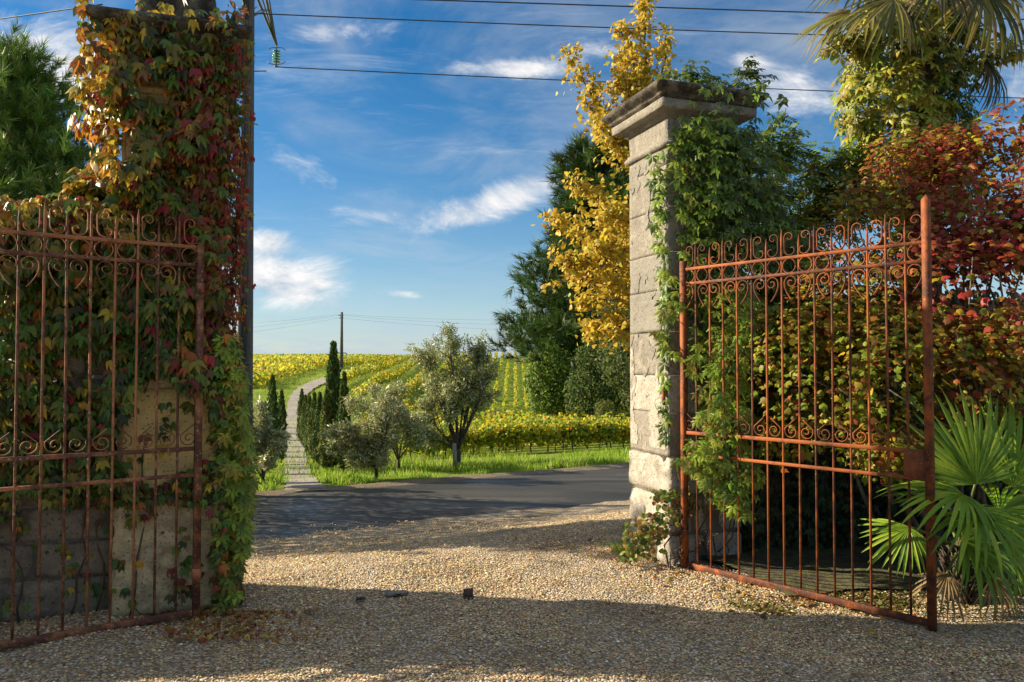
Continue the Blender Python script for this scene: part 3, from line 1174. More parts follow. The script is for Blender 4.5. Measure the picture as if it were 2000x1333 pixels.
HR, HLv = np.array([1.33, 6.17]), np.array([-1.965, 5.0])
DR = nrm(np.array([2.49 - 1.33, 4.77 - 6.17])); DL = nrm(np.array([-.86, -.62]))
gate_r, _ = gate('iron_gate', 'rusty orange wrought iron gate leaf standing open before the red shrub', HR, DR, M_RUST)
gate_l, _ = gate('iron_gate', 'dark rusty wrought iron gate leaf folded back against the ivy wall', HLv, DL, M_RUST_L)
# hinge straps reach from pillar to hinge post
for hp, tgt, root in ((HR, gw(3.30, .02, 0), right_pillar), (HLv, gw(-.20, .02, 0), left_pillar)):
    for z in (2.08, .30):
        g = Geo()
        tube(g, [(hp[0], hp[1], z - .045), (hp[0] * .5 + tgt[0] * .5, hp[1] * .5 + tgt[1] * .5, z - .045), (tgt[0], tgt[1], z - .045)], .014, 6)
        g.obj('hinge_strap', M_RUST, root)
g = Geo()
b0 = gw(PR[0] - .03, .04, 1.38)
tube(g, [gw(PR[0] + .03, .05, 1.38), b0, b0 + np.array([0, -.02, -.06]), b0 + np.array([.0, -.03, -.10])], [.016, .018, .016, .012], 6)
g.obj('iron_hook', M_RUST, right_pillar)

# ---------------------------------------------------------------- climbing plants near the gateway
YEL, ORA, RED, CRI = (.56, .37, .035), (.46, .17, .035), (.27, .030, .022), (.42, .035, .050)
GRN, DGR, LGR, OLV, BRN = (.12, .215, .028), (.045, .090, .016), (.27, .38, .036), (.30, .25, .042), (.26, .135, .045)


def in_rects(q, rects):
    m = np.zeros(len(q), bool)
    for (x0, y0, x1, y1) in rects:
        m |= (q[:, 0] > x0) & (q[:, 0] < x1) & (q[:, 1] > y0) & (q[:, 1] < y1)
    return m


def vnoise(P, f, seed=0.0):
    return np.array([mnoise.noise(Vector((p[0] * f + seed, p[1] * f, p[2] * f))) for p in P])


def stems(root, paths, r=.008, mat=None, sides=5):
    for p in paths:
        p = np.asarray(p)
        g = Geo()
        tube(g, p, np.linspace(r, r * .45, len(p)), sides)
        g.obj('stem', mat or M_STEM, root)


def wander(p0, p1, n=14, amp=.05):
    t = np.linspace(0, 1, n)[:, None]
    P = np.asarray(p0) * (1 - t) + np.asarray(p1) * t
    w = np.cumsum(rnd3(n, amp * .5), 0)
    w -= w[0] + (w[-1] - w[0]) * t
    return P + w


def boston_ivy():
    root = thing('boston_ivy', 'boston ivy in red, orange and green smothering the left gate pillar and wall', 'ivy', gw(-.4, -.05, 0))
    P, N_, sc = [], [], []
    # pillar front, cap, left flank, right edge, wall
    def face(n, u0, u1, z0, z1, w, bulge, nn, axis='u'):
        a = RNG.random(n); b = RNG.random(n)
        uu = u0 + (u1 - u0) * a; zz = z0 + (z1 - z0) * b
        off = bulge * (.22 + .78 * RNG.random(n)) * (.75 + .5 * np.sin(uu * 9 + 1.3 * np.sin(zz * 5)) * np.sin(zz * 8 + uu * 4))
        if axis == 'u':
            p = G0 + U * uu[:, None] + W * (w - off)[:, None] + ZV * zz[:, None]
        else:
            p = G0 + U * (w + np.sign(nn @ U) * off)[:, None] + W * uu[:, None] + ZV * zz[:, None]
        P.append(p); N_.append(np.repeat(np.asarray(nn)[None], n, 0)); sc.append(off / bulge)
    face(6600, -.78, -.07, .05, 3.82, 0.0, .24, -W)
    face(800, -.95, .05, 3.15, 3.92, -.10, .12, -W)
    face(1300, -.05, .66, 1.9, 3.95, -.74, .26, -U, 'w')
    face(700, -.12, .60, .4, 4.0, -.12, .10, U, 'w')
    face(4700, -1.75, -.66, .12, 2.62, .12, .24, -W)
    # top of the wall, heaped ivy shoulder
    n = 2800
    uu = -1.62 + .97 * RNG.random(n)
    top = np.interp(uu, [-1.62, -1.3, -1.05, -.88, -.72], [2.46, 2.54, 2.70, 2.90, 3.14])
    p = G0 + U * uu[:, None] + W * (.0 + .5 * RNG.random(n))[:, None] + ZV * (top - .34 * RNG.random(n) ** 1.3 + .03 * np.sin(uu * 31))[:, None]
    P.append(p); N_.append(np.repeat((-.5 * W + ZV)[None], n, 0)); sc.append(np.ones(n) * .9)
    P = np.concatenate(P); N_ = np.concatenate(N_); sc = np.concatenate(sc)
    q = proj(P)
    # bare masonry shows through in these places
    d = vnoise(P, 2.3, 4.0); d2 = vnoise(P, 7.0, 9.0)
    prob = np.ones(len(P))
    prob[in_rects(q, [(224, 238, 262, 318)])] = .02
    prob[in_rects(q, [(262, 145, 335, 205)])] = .10
    prob *= np.clip(1.0 - 2.2 * np.clip(-d2 - .22, 0, 1), .3, 1)
    prob[in_rects(q, [(245, 18, 440, 110)])] *= .28
    prob[in_rects(q, [(170, -40, 440, 18)])] *= .12
    band = q[:, 1] + 60 * d
    prob = np.where((q[:, 0] > 215) & (q[:, 0] < 415) & (band > 765), .006, prob)
    prob = np.where((q[:, 0] > 215) & (q[:, 0] < 415) & (q[:, 1] > 780) & (d2 > .34), .5, prob)
    prob = np.where((q[:, 0] <= 215) & (band > 1000), .02, prob)
    prob = np.where((q[:, 0] <= 215) & (q[:, 1] > 1000) & (d2 > .26), .6, prob)
    prob = np.where((q[:, 0] > 130) & (q[:, 0] < 215) & (q[:, 1] > 690) & (q[:, 1] < 755), .12, prob)
    prob = np.where((q[:, 0] > 170) & (q[:, 0] < 400) & (q[:, 1] > 940) & (q[:, 1] < 985) & (d > -.25), .8, prob)
    prob = np.where((q[:, 0] > 415) & (q[:, 1] > 700), .35, prob)
    uo = (P - G0) @ U
    k = (RNG.random(len(P)) < prob) & (P[:, 2] > .05) & ~((uo < -1.5) & (P[:, 2] > 1.38))
    P, N_, sc, q = P[k], N_[k], sc[k], q[k]
    n = len(P)
    N2 = N_ + ZV * .75 + rnd3(n, .38)
    T2 = np.repeat(-ZV[None], n, 0) + N_ * .35 + rnd3(n, .34)
    s = .032 + .064 * RNG.random(n) ** 1.2
    s = np.where((q[:, 1] > 930) | (q[:, 0] > 430), s * .72, s)
    # leaf colour: yellow on the outer left flank, red towards the opening, green on the wall
    x, y = q[:, 0], q[:, 1]
    wts = np.full((n, 8), .02)          # YEL ORA RED CRI GRN DGR OLV BRN
    wts += np.array([.05, .08, .04, .01, .28, .18, .48, .20])
    left = S01((245 - x) / 40) * S01((400 - y) / 60)
    wts += left[:, None] * np.array([2.6, 1.6, .25, .05, 0, 0, .4, .1])
    sh = S01((300 - x) / 120) * S01((y - 320) / 30) * S01((470 - y) / 60)
    wts += sh[:, None] * np.array([1.7, .35, .1, .25, .8, 0, .8, 0])
    redz = S01((x - 330) / 90) * S01((760 - y) / 200)
    wts += redz[:, None] * np.array([.0, .25, .55, .18, .1, .15, .55, .5])
    grn = S01((430 - x) / 200) * S01((y - 450) / 120)
    wts += grn[:, None] * np.array([.12, .03, .05, .01, 2.4, 1.0, .7, .05])
    low = S01((y - 700) / 120) * S01((x - 220) / 80)
    wts += low[:, None] * np.array([.02, .02, .3, .2, .9, 1.0, .2, .2])
    top = S01((200 - y) / 120) * S01((x - 260) / 80)
    wts += top[:, None] * np.array([.1, .1, .1, .1, .6, .9, .5, .3])
    col = pal([(.60, .36, .02), (.46, .15, .02), (.23, .022, .014), (.36, .028, .035), (.085, .165, .014), (.035, .075, .010), (.20, .17, .018), (.19, .085, .022)], choose(wts, n), .22)
    h2 = RNG.random(n) < .48
    leafy(root, T_IVY, P[h2], N2[h2], T2[h2], s[h2], col[h2], M_IVY, 180, sc[h2] ** 2)
    h2 = ~h2
    leafy(root, T_IVY2, P[h2], N2[h2], T2[h2], s[h2], col[h2], M_IVY, 120, sc[h2] ** 2)
    # trailing shoots at the opening edge, hanging free
    Pt, Nt, Tt = [], [], []
    paths = []
    for i in range(34):
        p0 = gw(-.10 + .10 * random.random(), -.10 + .45 * random.random(), random.uniform(2.4, 3.85))
        L = random.uniform(.35, .9)
        p = wander(p0, p0 + np.array([random.uniform(-.02, .10), random.uniform(-.05, .05), -L]), 10, .03)
        paths.append(p)
        m = int(L * 34)
        t = RNG.random(m)
        Pt.append(np.stack([np.interp(t, np.linspace(0, 1, 10), p[:, c]) for c in range(3)], 1) + rnd3(m, .012))
    Pt = np.concatenate(Pt); m = len(Pt)
    ci = choose([.1, .22, .28, .22, .05, .05, .08], m)
    g = Geo()
    scatter(g, T_IVY, Pt, rnd3(m) - W * .6, -ZV + rnd3(m, .4), .026 + .018 * RNG.random(m), pal([YEL, ORA, RED, CRI, GRN, OLV, BRN], ci))
    g.obj('trailing_leaves', M_IVY, root, kind='stuff')
    for i in range(11):
        u = random.uniform(-1.9, -.02); paths.append(wander(gw(u, (-.012 if u > -.72 else .105), 0), gw(u + random.uniform(-.3, .3), (-.012 if u > -.72 else .105), random.uniform(1.2, 2.3)), 18, .05))
    stems(root, paths, .007)


boston_ivy()


def creeper(name, label, P, N_, cols, wts, smin, smax, paths, singles=300, tm=T_CREEP, mat=None, droop=.30, group=None, mass='foliage', cat='creeper'):
    root = thing(name, label, cat, (float(P[:, 0].mean()), float(P[:, 1].mean()), float(max(P[:, 2].min(), 0) if name != 'x' else 0)), group)
    n = len(P)
    N2 = N_ + ZV * .75 + rnd3(n, .35)
    T2 = -ZV + N_ * .55 + rnd3(n, droop)
    s = smin + (smax - smin) * RNG.random(n)
    col = pal(cols, choose(wts, n), .17)
    leafy(root, tm, P, N2, T2, s, col, mat or M_CREEP, singles, None, mass=mass)
    if paths: stems(root, paths, .006)
    return root


# pale green creeper hanging at the opening side of the left pillar
def left_creeper():
    n = 1500
    zz = 1.75 * RNG.random(n) ** .9 + .04
    half = .10 + .10 * np.sin(np.clip(zz / 1.7, 0, 1) * math.pi) + .05 * vnoise(np.stack([zz, zz, zz], 1), 3.0)
    P = G0 + U * (-.11 + half * (RNG.random(n) * 1.15 - .15))[:, None] + W * (-.16 + .62 * RNG.random(n))[:, None] + ZV * zz[:, None]
    N_ = np.repeat((U * .4 - W)[None], n, 0)
    w = np.tile(np.array([.48, .34, .12, .06]), (n, 1))
    w[zz < .35] = [.2, .2, .5, .1]
    paths = [wander(gw(.02, -.02, 0), gw(.06 + .02 * i, .05 * i, 1.6 - .15 * i), 16, .04) for i in range(4)]
    creeper('virginia_creeper', 'light green virginia creeper hanging down the opening edge of the left pillar', P, N_,
            [LGR, GRN, OLV, YEL], w, .050, .085, paths, 200)


left_creeper()


def right_creeper():
    """five-fingered creeper on the right pillar, over its cap and behind"""
    n = 3000
    zz = 1.05 + 2.75 * RNG.random(n)
    lo = np.interp(zz, [1.0, 2.2, 2.9, 3.4, 3.8], [.22, .10, .02, -.02, .15])
    uu = PR[0] + lo + (1.25 - lo) * RNG.random(n) ** .9
    off = .04 + .30 * RNG.random(n) * S01((uu - PR[0]) / .5 + .3)
    off = np.where(zz > 3.5, off + .14, off)
    P = G0 + U * uu[:, None] + W * (-off)[:, None] + ZV * zz[:, None]
    umax = np.interp(zz, [1.0, 2.6, 2.95, 3.3, 3.8], [PR[1] + .6, PR[1] + .55, PR[1] + .22, PR[1] + .14, PR[1] + .10])
    keep = ~((zz < 2.2) & (RNG.random(n) < .45)) & ~((zz > 3.50) & (RNG.random(n) < .80)) & (uu < umax + .06 * np.sin(zz * 9))
    P = P[keep]
    N_ = np.repeat((-W)[None], len(P), 0)
    # a few sprays at the lit edge
    e = 90
    z2 = 1.0 + 2.4 * RNG.random(e)
    P2 = G0 + U * (PR[0] - .02 - .10 * RNG.random(e) * S01((z2 - 2.0)))[:, None] + W * (-.02 + .10 * RNG.random(e))[:, None] + ZV * z2[:, None]
    # over the cap
    c = 220
    P3 = G0 + U * (PR[0] + .15 + .62 * RNG.random(c))[:, None] + W * (.12 + .5 * RNG.random(c))[:, None] + ZV * (3.84 + .30 * RNG.random(c) ** 1.5 * 1)[:, None]
    PA = np.concatenate([P, P2, P3]); NA = np.concatenate([N_, np.repeat((-W - U)[None], e, 0), np.repeat((ZV - W)[None], c, 0)])
    q = proj(PA)
    n = len(PA)
    w = np.tile(np.array([.36, .34, .14, .16]), (n, 1))
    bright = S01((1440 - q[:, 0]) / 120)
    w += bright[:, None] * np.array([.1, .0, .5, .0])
    paths = [wander(gw(PR[0] + .12 + .1 * i, -.02, .1), gw(PR[0] + .05 + .15 * i, -.05, 3.6), 24, .10) for i in range(5)]
    for i in range(7):      # arching shoots into the sky
        a = gw(PR[0] + .3 + .12 * i, .2, 3.85)
        b = a + np.array([random.uniform(-.35, .45), random.uniform(-.2, .2), random.uniform(.10, .36)])
        paths.append(wander(a, b, 10, .05))
    extra, en = [], []
    for p in paths[5:]:
        m = 22
        t = RNG.random(m)
        extra.append(np.stack([np.interp(t, np.linspace(0, 1, 10), p[:, c_]) for c_ in range(3)], 1) + rnd3(m, .03)); en.append(np.repeat((ZV - W * .3)[None], m, 0))
    PA = np.concatenate([PA] + extra); NA = np.concatenate([NA] + en)
    w = np.concatenate([w, np.tile(np.array([.2, .5, .05, .25]), (len(PA) - n, 1))])
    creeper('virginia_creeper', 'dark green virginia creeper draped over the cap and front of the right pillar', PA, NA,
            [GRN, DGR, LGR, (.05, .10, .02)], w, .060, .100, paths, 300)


right_creeper()


def gate_creeper():
    """pale creeper climbing through the bars near the hinge of the right gate"""
    pts, nn, paths = [], [], []
    for (px0, px1, py0, py1, D, n) in ((1345, 1470, 800, 960, 5.95, 420), (1375, 1480, 560, 830, 6.02, 380), (1400, 1475, 900, 1010, 5.9, 110), (1290, 1330, 540, 700, 6.2, 36)):
        for _ in range(n):
            b = random.random()
            c = (px0 + px1) / 2 + 18 * math.sin(b * 7)
            w = (px1 - px0) / 2 * (.55 + .45 * math.sin(b * math.pi))
            p = pix(random.gauss(c, w * .55), py0 + (py1 - py0) * b, D + random.uniform(-.14, .16))
            pts.append(p); nn.append((0.1, -1, .1))
    P = np.array(pts)
    base = ground_at(1400, 1118); base[1] += .1
    for (a, b) in (((1385, 900), (1425, 575)), ((1410, 980), (1440, 640)), ((1430, 960), (1390, 700))):
        p0 = pix(a[0], a[1], 6.0); p1 = pix(b[0], b[1], 6.02)
        paths.append(np.concatenate([wander(base, p0, 10, .05), wander(p0, p1, 14, .05)[1:]]))
    w = np.tile(np.array([.50, .26, .16, .08]), (len(P), 1))
    creeper('virginia_creeper', 'bright yellow green virginia creeper climbing through the bars of the right gate', P, np.array(nn, float),
            [LGR, GRN, (.30, .33, .04), OLV], w, .055, .090, paths, 300)


gate_creeper()


def pillar_foot_vine():
    n = 460
    b = RNG.random(n)
    px = 1262 + 22 * np.sin(b * 5) + RNG.normal(0, 22, n) + 45 * (b < .35)
    py = 955 + 135 * b
    P = np.array([pix(a_, b_, 6.16 + .16 * random.random()) for a_, b_ in zip(px, py)])
    root = thing('wild_vine', 'ragged brown and green vine growing at the foot of the right pillar', 'vine', gw(PR[0] - .1, -.12, 0))
    s = .022 + .028 * RNG.random(n)
    leafy(root, T_VINE, P, rnd3(n, .5) - W - U * .5 + ZV * .4, -ZV + rnd3(n, .5), s, pal([GRN, OLV, BRN, RED, DGR], choose([.35, .22, .2, .03, .2], n)), M_CREEP, 120)
    stems(root, [wander(gw(PR[0] - .06, -.10, 0), gw(PR[0] + .02 + .1 * i, -.09, .75 - .1 * i), 12, .06) for i in range(4)], .008)


pillar_foot_vine()


# ---------------------------------------------------------------- shrubs and palms on the right
def blob_points(n, blobs, inner=.55):
    """points in the outer shells of ellipsoids (centre, radii)"""
    v = np.array([b[1][0] * b[1][1] + b[1][1] * b[1][2] + b[1][0] * b[1][2] for b in blobs])
    bi = RNG.choice(len(blobs), n, p=v / v.sum())
    c = np.array([b[0] for b in blobs])[bi]; r = np.array([b[1] for b in blobs])[bi]
    d_ = nrm(rnd3(n))
    rr = inner + (1.06 - inner) * RNG.random(n) ** .6
    return c + d_ * r * rr[:, None], d_, rr


def red_shrub():
    root = thing('red_shrub', 'tall shrub with red, orange and yellow autumn leaves behind the right gate', 'shrub', (4.1, 6.2, 0))
    bl = []
    rnd = random.Random(4)
    for (px, py, D, rp, rd) in ((1560, 700, 6.6, 120, .38), (1660, 610, 6.7, 130, .42), (1620, 790, 6.4, 120, .36), (1740, 720, 6.3, 120, .40), (1760, 560, 6.7, 130, .45),
                                (1880, 600, 6.3, 140, .5), (1960, 480, 6.5, 140, .5), (1840, 430, 6.9, 130, .45), (1930, 330, 7.0, 110, .42), (1980, 260, 7.1, 70, .3),
                                (1700, 440, 7.1, 110, .36), (1780, 330, 7.3, 90, .3), (1860, 300, 7.2, 70, .3), (1900, 740, 6.0, 120, .4), (2020, 680, 6.0, 140, .5), (1990, 820, 5.9, 90, .3), (1720, 850, 6.2, 90, .3),
                                (2080, 420, 6.5, 150, .5), (1560, 860, 6.4, 70, .25), (1820, 860, 6.0, 80, .25), (1610, 500, 7.2, 60, .25), (2210, 520, 6.6, 150, .5), (2220, 720, 6.3, 150, .5), (2360, 620, 6.8, 160, .5)):
        D -= .66 if (px < 1800 and py > 500) else .40
        r = rp / FPX * D
        bl.append((pix(px, py, D), (r, rd, r * .95)))
    n = 44000
    P, Nn_, rr = blob_points(n, bl, .20)
    q = proj(P)
    gap = vnoise(P, 2.1, 3.0) + .55 * vnoise(P, 5.0, 8.0)
    k = (P[:, 2] > .62 + .12 * vnoise(P, 1.7)) & (RNG.random(n) < np.clip(.68 + 2.6 * gap, .08, 1)) & ~((q[:, 0] > 1830) & (q[:, 1] > 690) & (q[:, 1] < 800) & (RNG.random(n) < .55))
    P, Nn_, rr, q = P[k], Nn_[k], rr[k], q[k]
    n = len(P)
    x, y = q[:, 0], q[:, 1]
    w = np.full((n, 7), .01)        # yel ora red crimson olive lgreen brown
    w += np.array([.14, .18, .08, .02, .32, .16, .26])
    rd_ = S01((x - 1740) / 120) * S01((640 - y) / 140) * (.4 + .6 * S01((y - 330) / 120))
    w += rd_[:, None] * np.array([.0, .5, 1.1, 1.7, .05, 0, .5])
    yl = S01((1850 - x) / 150) * S01((y - 560) / 120)
    w += yl[:, None] * np.array([.8, .12, .04, .03, 1.7, 1.9, .12])
    up = S01((360 - y) / 80)
    w += up[:, None] * np.array([.1, .4, .5, .05, .35, .05, .7])
    gl = S01((1700 - x) / 100) * S01((540 - y) / 90)
    w += gl[:, None] * np.array([.25, .1, .02, 0, .9, .5, .2])
    col = pal([(.52, .38, .025), (.40, .125, .02), (.27, .038, .016), (.38, .04, .045), (.29, .24, .022), (.23, .31, .022), (.22, .085, .02)], choose(w, n), .22)
    s = .034 + .042 * RNG.random(n) ** 1.4
    leafy(root, T_HEDGE, P, Nn_ * .7 + ZV * .8 + rnd3(n, .4) - np.array([0, .3, 0]), -ZV * .6 + Nn_ * .7 + rnd3(n, .45), s, col, M_HEDGE, 300, rr ** 3)
    g = Geo()
    for i in range(46):
        b = bl[rnd.randrange(len(bl))]
        p0 = np.array([rnd.uniform(3.0, 5.2), rnd.uniform(6.0, 6.8), 0]); p0[2] = 0
        p1 = np.array(b[0]) + np.array([rnd.uniform(-.3, .3), rnd.uniform(-.3, .1), rnd.uniform(0, .35)])
        m = (p0 + p1) / 2 + np.array([rnd.uniform(-.2, .2), rnd.uniform(-.1, .1), .1])
        pp = np.array([p0 * (1 - t) ** 2 + 2 * m * t * (1 - t) + p1 * t * t for t in np.linspace(0, 1, 9)]) + rnd3(9, .015)
        tube(g, pp, np.linspace(.020, .004, 9), 5)
    g.obj('branch', M_BARK_P, root)


red_shrub()


def green_shrub():
    """pinnate-leaved green climber between the right pillar and the palm"""
    root = thing('green_shrub', 'green feathery leaved shrub filling the gap between right pillar and palm', 'shrub', (2.9, 7.1, 0))
    bl = []
    for (px, py, D, rp, rd) in ((1500, 430, 7.4, 75, .3), (1560, 380, 7.5, 80, .3), (1470, 340, 7.2, 55, .25), (1620, 340, 7.6, 60, .25), (1500, 300, 7.4, 45, .2), (1640, 400, 7.5, 60, .25), (1530, 490, 7.2, 70, .3), (1440, 430, 7.0, 60, .25), (1545, 300, 7.5, 30, .15)):
        r = rp / FPX * D
        bl.append((pix(px, py, D), (r, rd, r)))
    P, Nn_, rr = blob_points(1500, bl, .3)
    paths = []
    for (a, b) in (((1490, 330), (1535, 212)), ((1520, 300), (1560, 240)), ((1600, 330), (1650, 300)), ((1470, 300), (1500, 245)), ((1640, 360), (1680, 270)), ((1560, 500), (1640, 300)), ((1500, 520), (1510, 280))):
        paths.append(wander(pix(a[0], a[1], 7.4), pix(b[0], b[1], 7.5), 10, .04))
    ex = []
    for p in paths:
        t = RNG.random(26)
        ex.append(np.stack([np.interp(t, np.linspace(0, 1, 10), p[:, c_]) for c_ in range(3)], 1) + rnd3(26, .035))
    e = np.concatenate(ex)
    P = np.concatenate([P, e]); Nn_ = np.concatenate([Nn_, nrm(rnd3(len(e)))]); rr = np.concatenate([rr, np.ones(len(e))])
    n = len(P)
    for i in range(7):
        paths.append(wander(np.array([2.5 + .18 * i, 7.1, 0]), pix(1450 + 30 * i, 400, 7.4), 14, .08))
    q = proj(P)
    w = np.tile(np.array([.38, .26, .2, .12]), (n, 1))
    leafy(root, T_PINN, P, Nn_ * .5 + ZV * .9 + rnd3(n, .3), Nn_ * .8 - ZV * .55 + rnd3(n, .4), .11 + .09 * RNG.random(n),
          pal([GRN, (.055, .11, .03), LGR, OLV], choose(w, n)), M_CREEP, 300, rr ** 2)
    stems(root, paths, .010)


green_shrub()


def leaflet_mesh(L, wd, fold, droop, col, n=6):
    """one folded palm leaflet along +y, hanging at its end"""
    t = np.linspace(0, 1, n)
    wv = wd * np.interp(t, [0, .12, .55, .85, 1], [.30, .75, 1.0, .6, .05])
    y = L * t * (1 - .12 * droop * t); z = -droop * L * .42 * t ** 2.6
    V = []
    for i in range(n):
        V += [(-wv[i], y[i], z[i] + fold * wv[i]), (0, y[i], z[i]), (wv[i], y[i], z[i] + fold * wv[i])]
    F = grid_faces(n, 3)
    g = Geo(); g.add(V, F, col)
    return g.mesh('leaflet', M_PALM)


def frond(root, base, hub, axis, normal, L, nseg, spread, droop, cols, meshes):
    """fan leaf: petiole from base to hub, leaflets fanning round axis in the plane of normal"""
    base, hub = np.asarray(base, float), np.asarray(hub, float)
    ax = nrm(np.asarray(axis, float)); nn_ = np.asarray(normal, float)
    nn_ = nrm(nn_ - (nn_ @ ax) * ax); sd = np.cross(ax, nn_)
    g = Geo()
    m = (base + hub) / 2 + np.array([0, 0, .06 * np.linalg.norm(hub - base)])
    pp = np.array([base * (1 - t) ** 2 + 2 * m * t * (1 - t) + hub * t * t for t in np.linspace(0, 1, 8)])
    tube(g, pp, np.linspace(.014, .008, 8), 6, (.16, .20, .045))
    fr = g.obj('frond', M_PALM, root)
    for i in range(nseg):
        f = -1 + 2 * (i + .5) / nseg
        a = math.radians(spread) * f + random.gauss(0, .02)
        d_ = ax * math.cos(a) + sd * math.sin(a)
        nl = nn_ + rnd3(1, .10)[0]
        nl = nrm(nl - (nl @ d_) * d_)
        b = np.cross(d_, nl)
        s = L * (1.0 - .34 * abs(f) ** 2) * random.uniform(.80, 1.08)
        o = bpy.data.objects.new('leaflet', random.choice(meshes))
        COL.objects.link(o)
        o.parent = fr
        Mx = Matrix(((b[0] * s, d_[0] * s, nl[0] * s, hub[0]), (b[1] * s, d_[1] * s, nl[1] * s, hub[1]), (b[2] * s, d_[2] * s, nl[2] * s, hub[2]), (0, 0, 0, 1)))
        o.matrix_basis = Mx
    return fr


def palms():
    gm = [leaflet_mesh(1, .034, .55, dr, c) for dr in (.25, .55, .9) for c in ((.11, .23, .015), (.17, .31, .018), (.27, .40, .028))]
    root = thing('fan_palm', 'young green fan palm spreading beside the end of the right gate', 'palm', (2.98, 5.35, 0))
    g = Geo()
    tube(g, [(2.98, 5.35, -.02), (2.99, 5.36, .1), (3.0, 5.38, .28), (3.0, 5.38, .42)], [.085, .08, .065, .03], 9)
    for i in range(260):
        a = random.uniform(0, 6.28); z = random.uniform(.02, .36); r = .085 - .05 * z
        p = np.array([2.985 + math.cos(a) * r, 5.36 + math.sin(a) * r, z])
        o_ = np.array([math.cos(a), math.sin(a), 0])
        tube(g, [p, p + o_ * .02 + ZV * .03, p + o_ * .05 + ZV * random.uniform(.04, .10)], [.010, .007, .002], 3)
    g.obj('trunk', M_BARK, root)
    crown = (3.0, 5.37, .36)
    F_ = [((1905, 945), 5.10, (-.05, .1, 1), (.2, -1, .25), .66, 26, 88, .25),
          ((1975, 950), 5.20, (.55, .0, .85), (0, -1, .4), .66, 24, 88, .3),
          ((1878, 965), 4.85, (-.75, -.3, .05), (-.1, -.5, 1), .50, 22, 110, .8),
          ((1905, 1000), 4.80, (.25, -.6, -.25), (.1, -.6, .9), .52, 22, 115, .9),
          ((1775, 1030), 5.20, (-.55, -.25, -.62), (-.3, -.8, .55), .40, 20, 85, .5),
          ((1880, 1055), 4.95, (.75, -.25, -.35), (.1, -.6, .9), .55, 22, 95, .7),
          ((1950, 1000), 5.0, (.95, -.2, .05), (0, -.6, .9), .55, 20, 95, .6),
          ((1830, 960), 5.6, (-.6, .2, .6), (-.1, -1, .5), .42, 18, 100, .4),
          ((1960, 1060), 5.15, (.5, -.3, -.8), (.1, -.8, .5), .5, 18, 95, .6)]
    for (h, D, ax, nn_, L, ns, sp, dr) in F_:
        frond(root, crown, pix(h[0], h[1], D), ax, nn_, L, ns, sp, dr, None, [m for i, m in enumerate(gm) if (i // 3) == (0 if dr < .35 else 1 if dr < .65 else 2)])
    bm_ = [leaflet_mesh(1, .028, .7, dr, c) for dr in (.8, 1.2) for c in ((.22, .15, .06), (.30, .21, .09))]
    for (h, D, ax, nn_, L) in (((1850, 1120), 5.05, (-.5, -.4, -.7), (-.3, -.8, .5), .36), ((1935, 1130), 5.0, (.4, -.4, -.75), (.2, -.8, .5), .38)):
        frond(root, crown, pix(h[0], h[1], D), ax, nn_, L, 14, 70, .8, None, bm_)
    # tall palm whose trunk is wrapped in yellow-green creeper
    D = 7.6
    top = pix(1800, -60, D)
    root = thing('tall_palm', 'tall palm with drooping fronds, its trunk wrapped in creeper', 'palm', (top[0], D, 0))
    g = Geo()
    zz = np.linspace(0, top[2], 12)
    tube(g, np.stack([np.full(12, top[0]) + .03 * np.sin(zz * 2), np.full(12, D), zz], 1), np.linspace(.17, .14, 12), 10)
    g.obj('trunk', M_BARK, root)
    ym = [leaflet_mesh(1, .030, .6, dr, c) for dr in (.7, 1.15) for c in ((.20, .19, .035), (.13, .15, .03), (.26, .20, .05), (.06, .075, .02))]
    dm = [leaflet_mesh(1, .028, .6, dr, c) for dr in (.9, 1.3) for c in ((.05, .06, .02), (.09, .07, .03), (.13, .10, .05))]
    for (h, Dh, ax, nn_, L, ns, sp, mm) in (
            ((1705, 25), 7.3, (-.95, -.15, -.15), (-.2, -.5, .9), .78, 24, 75, ym), ((1690, -25), 7.5, (-.9, 0, .1), (0, -.5, .9), .72, 22, 80, ym),
            ((1745, 0), 6.9, (-.3, -.6, -.6), (-.1, -.8, .4), .75, 22, 75, ym), ((1915, -20), 7.0, (.25, -.4, -.75), (.1, -.9, .3), .80, 22, 75, ym),
            ((1960, -10), 7.5, (.95, -.1, -.1), (.1, -.4, .9), .75, 20, 80, ym), ((1925, 120), 7.4, (.45, -.2, -.85), (.5, -.8, .3), .62, 20, 60, dm),
            ((1930, 60), 7.9, (.9, 0, -.25), (.2, -.6, .7), .6, 20, 70, dm), ((1830, -30), 6.8, (.05, -.7, -.5), (0, -.8, .5), .65, 20, 70, dm),
            ((1660, 20), 7.9, (-.8, .2, -.3), (-.3, -.6, .7), .6, 20, 70, dm), ((1850, 30), 8.0, (.5, .3, -.6), (.4, -.7, .5), .6, 18, 70, dm)):
        frond(root, top, pix(h[0], h[1], Dh), ax, nn_, L, ns, sp, 1, None, mm)
    # its creeper
    n = 2300
    py = -10 + 430 * RNG.random(n) ** .95
    cx = np.interp(py, [0, 100, 200, 300, 400], [1790, 1780, 1765, 1775, 1790]); hw = np.interp(py, [0, 60, 150, 250, 330, 420], [95, 115, 125, 112, 120, 130])
    an = RNG.random(n) * 2 * math.pi
    rr = .55 + .5 * RNG.random(n) ** .6
    ra = hw / FPX * D
    ctr = np.array([pix(a_, b_, D) for a_, b_ in zip(cx, py)])
    dr = np.stack([np.cos(an), np.sin(an) * .8, np.zeros(n)], 1)
    P = ctr + dr * (ra * rr * (1 + .25 * vnoise(ctr + dr, 2.6)))[:, None]
    q = proj(P)
    w = np.tile(np.array([.40, .30, .20, .10]), (n, 1))
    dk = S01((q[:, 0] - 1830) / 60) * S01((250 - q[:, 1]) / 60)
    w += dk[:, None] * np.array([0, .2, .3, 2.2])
    ex, en = [], []
    paths = []
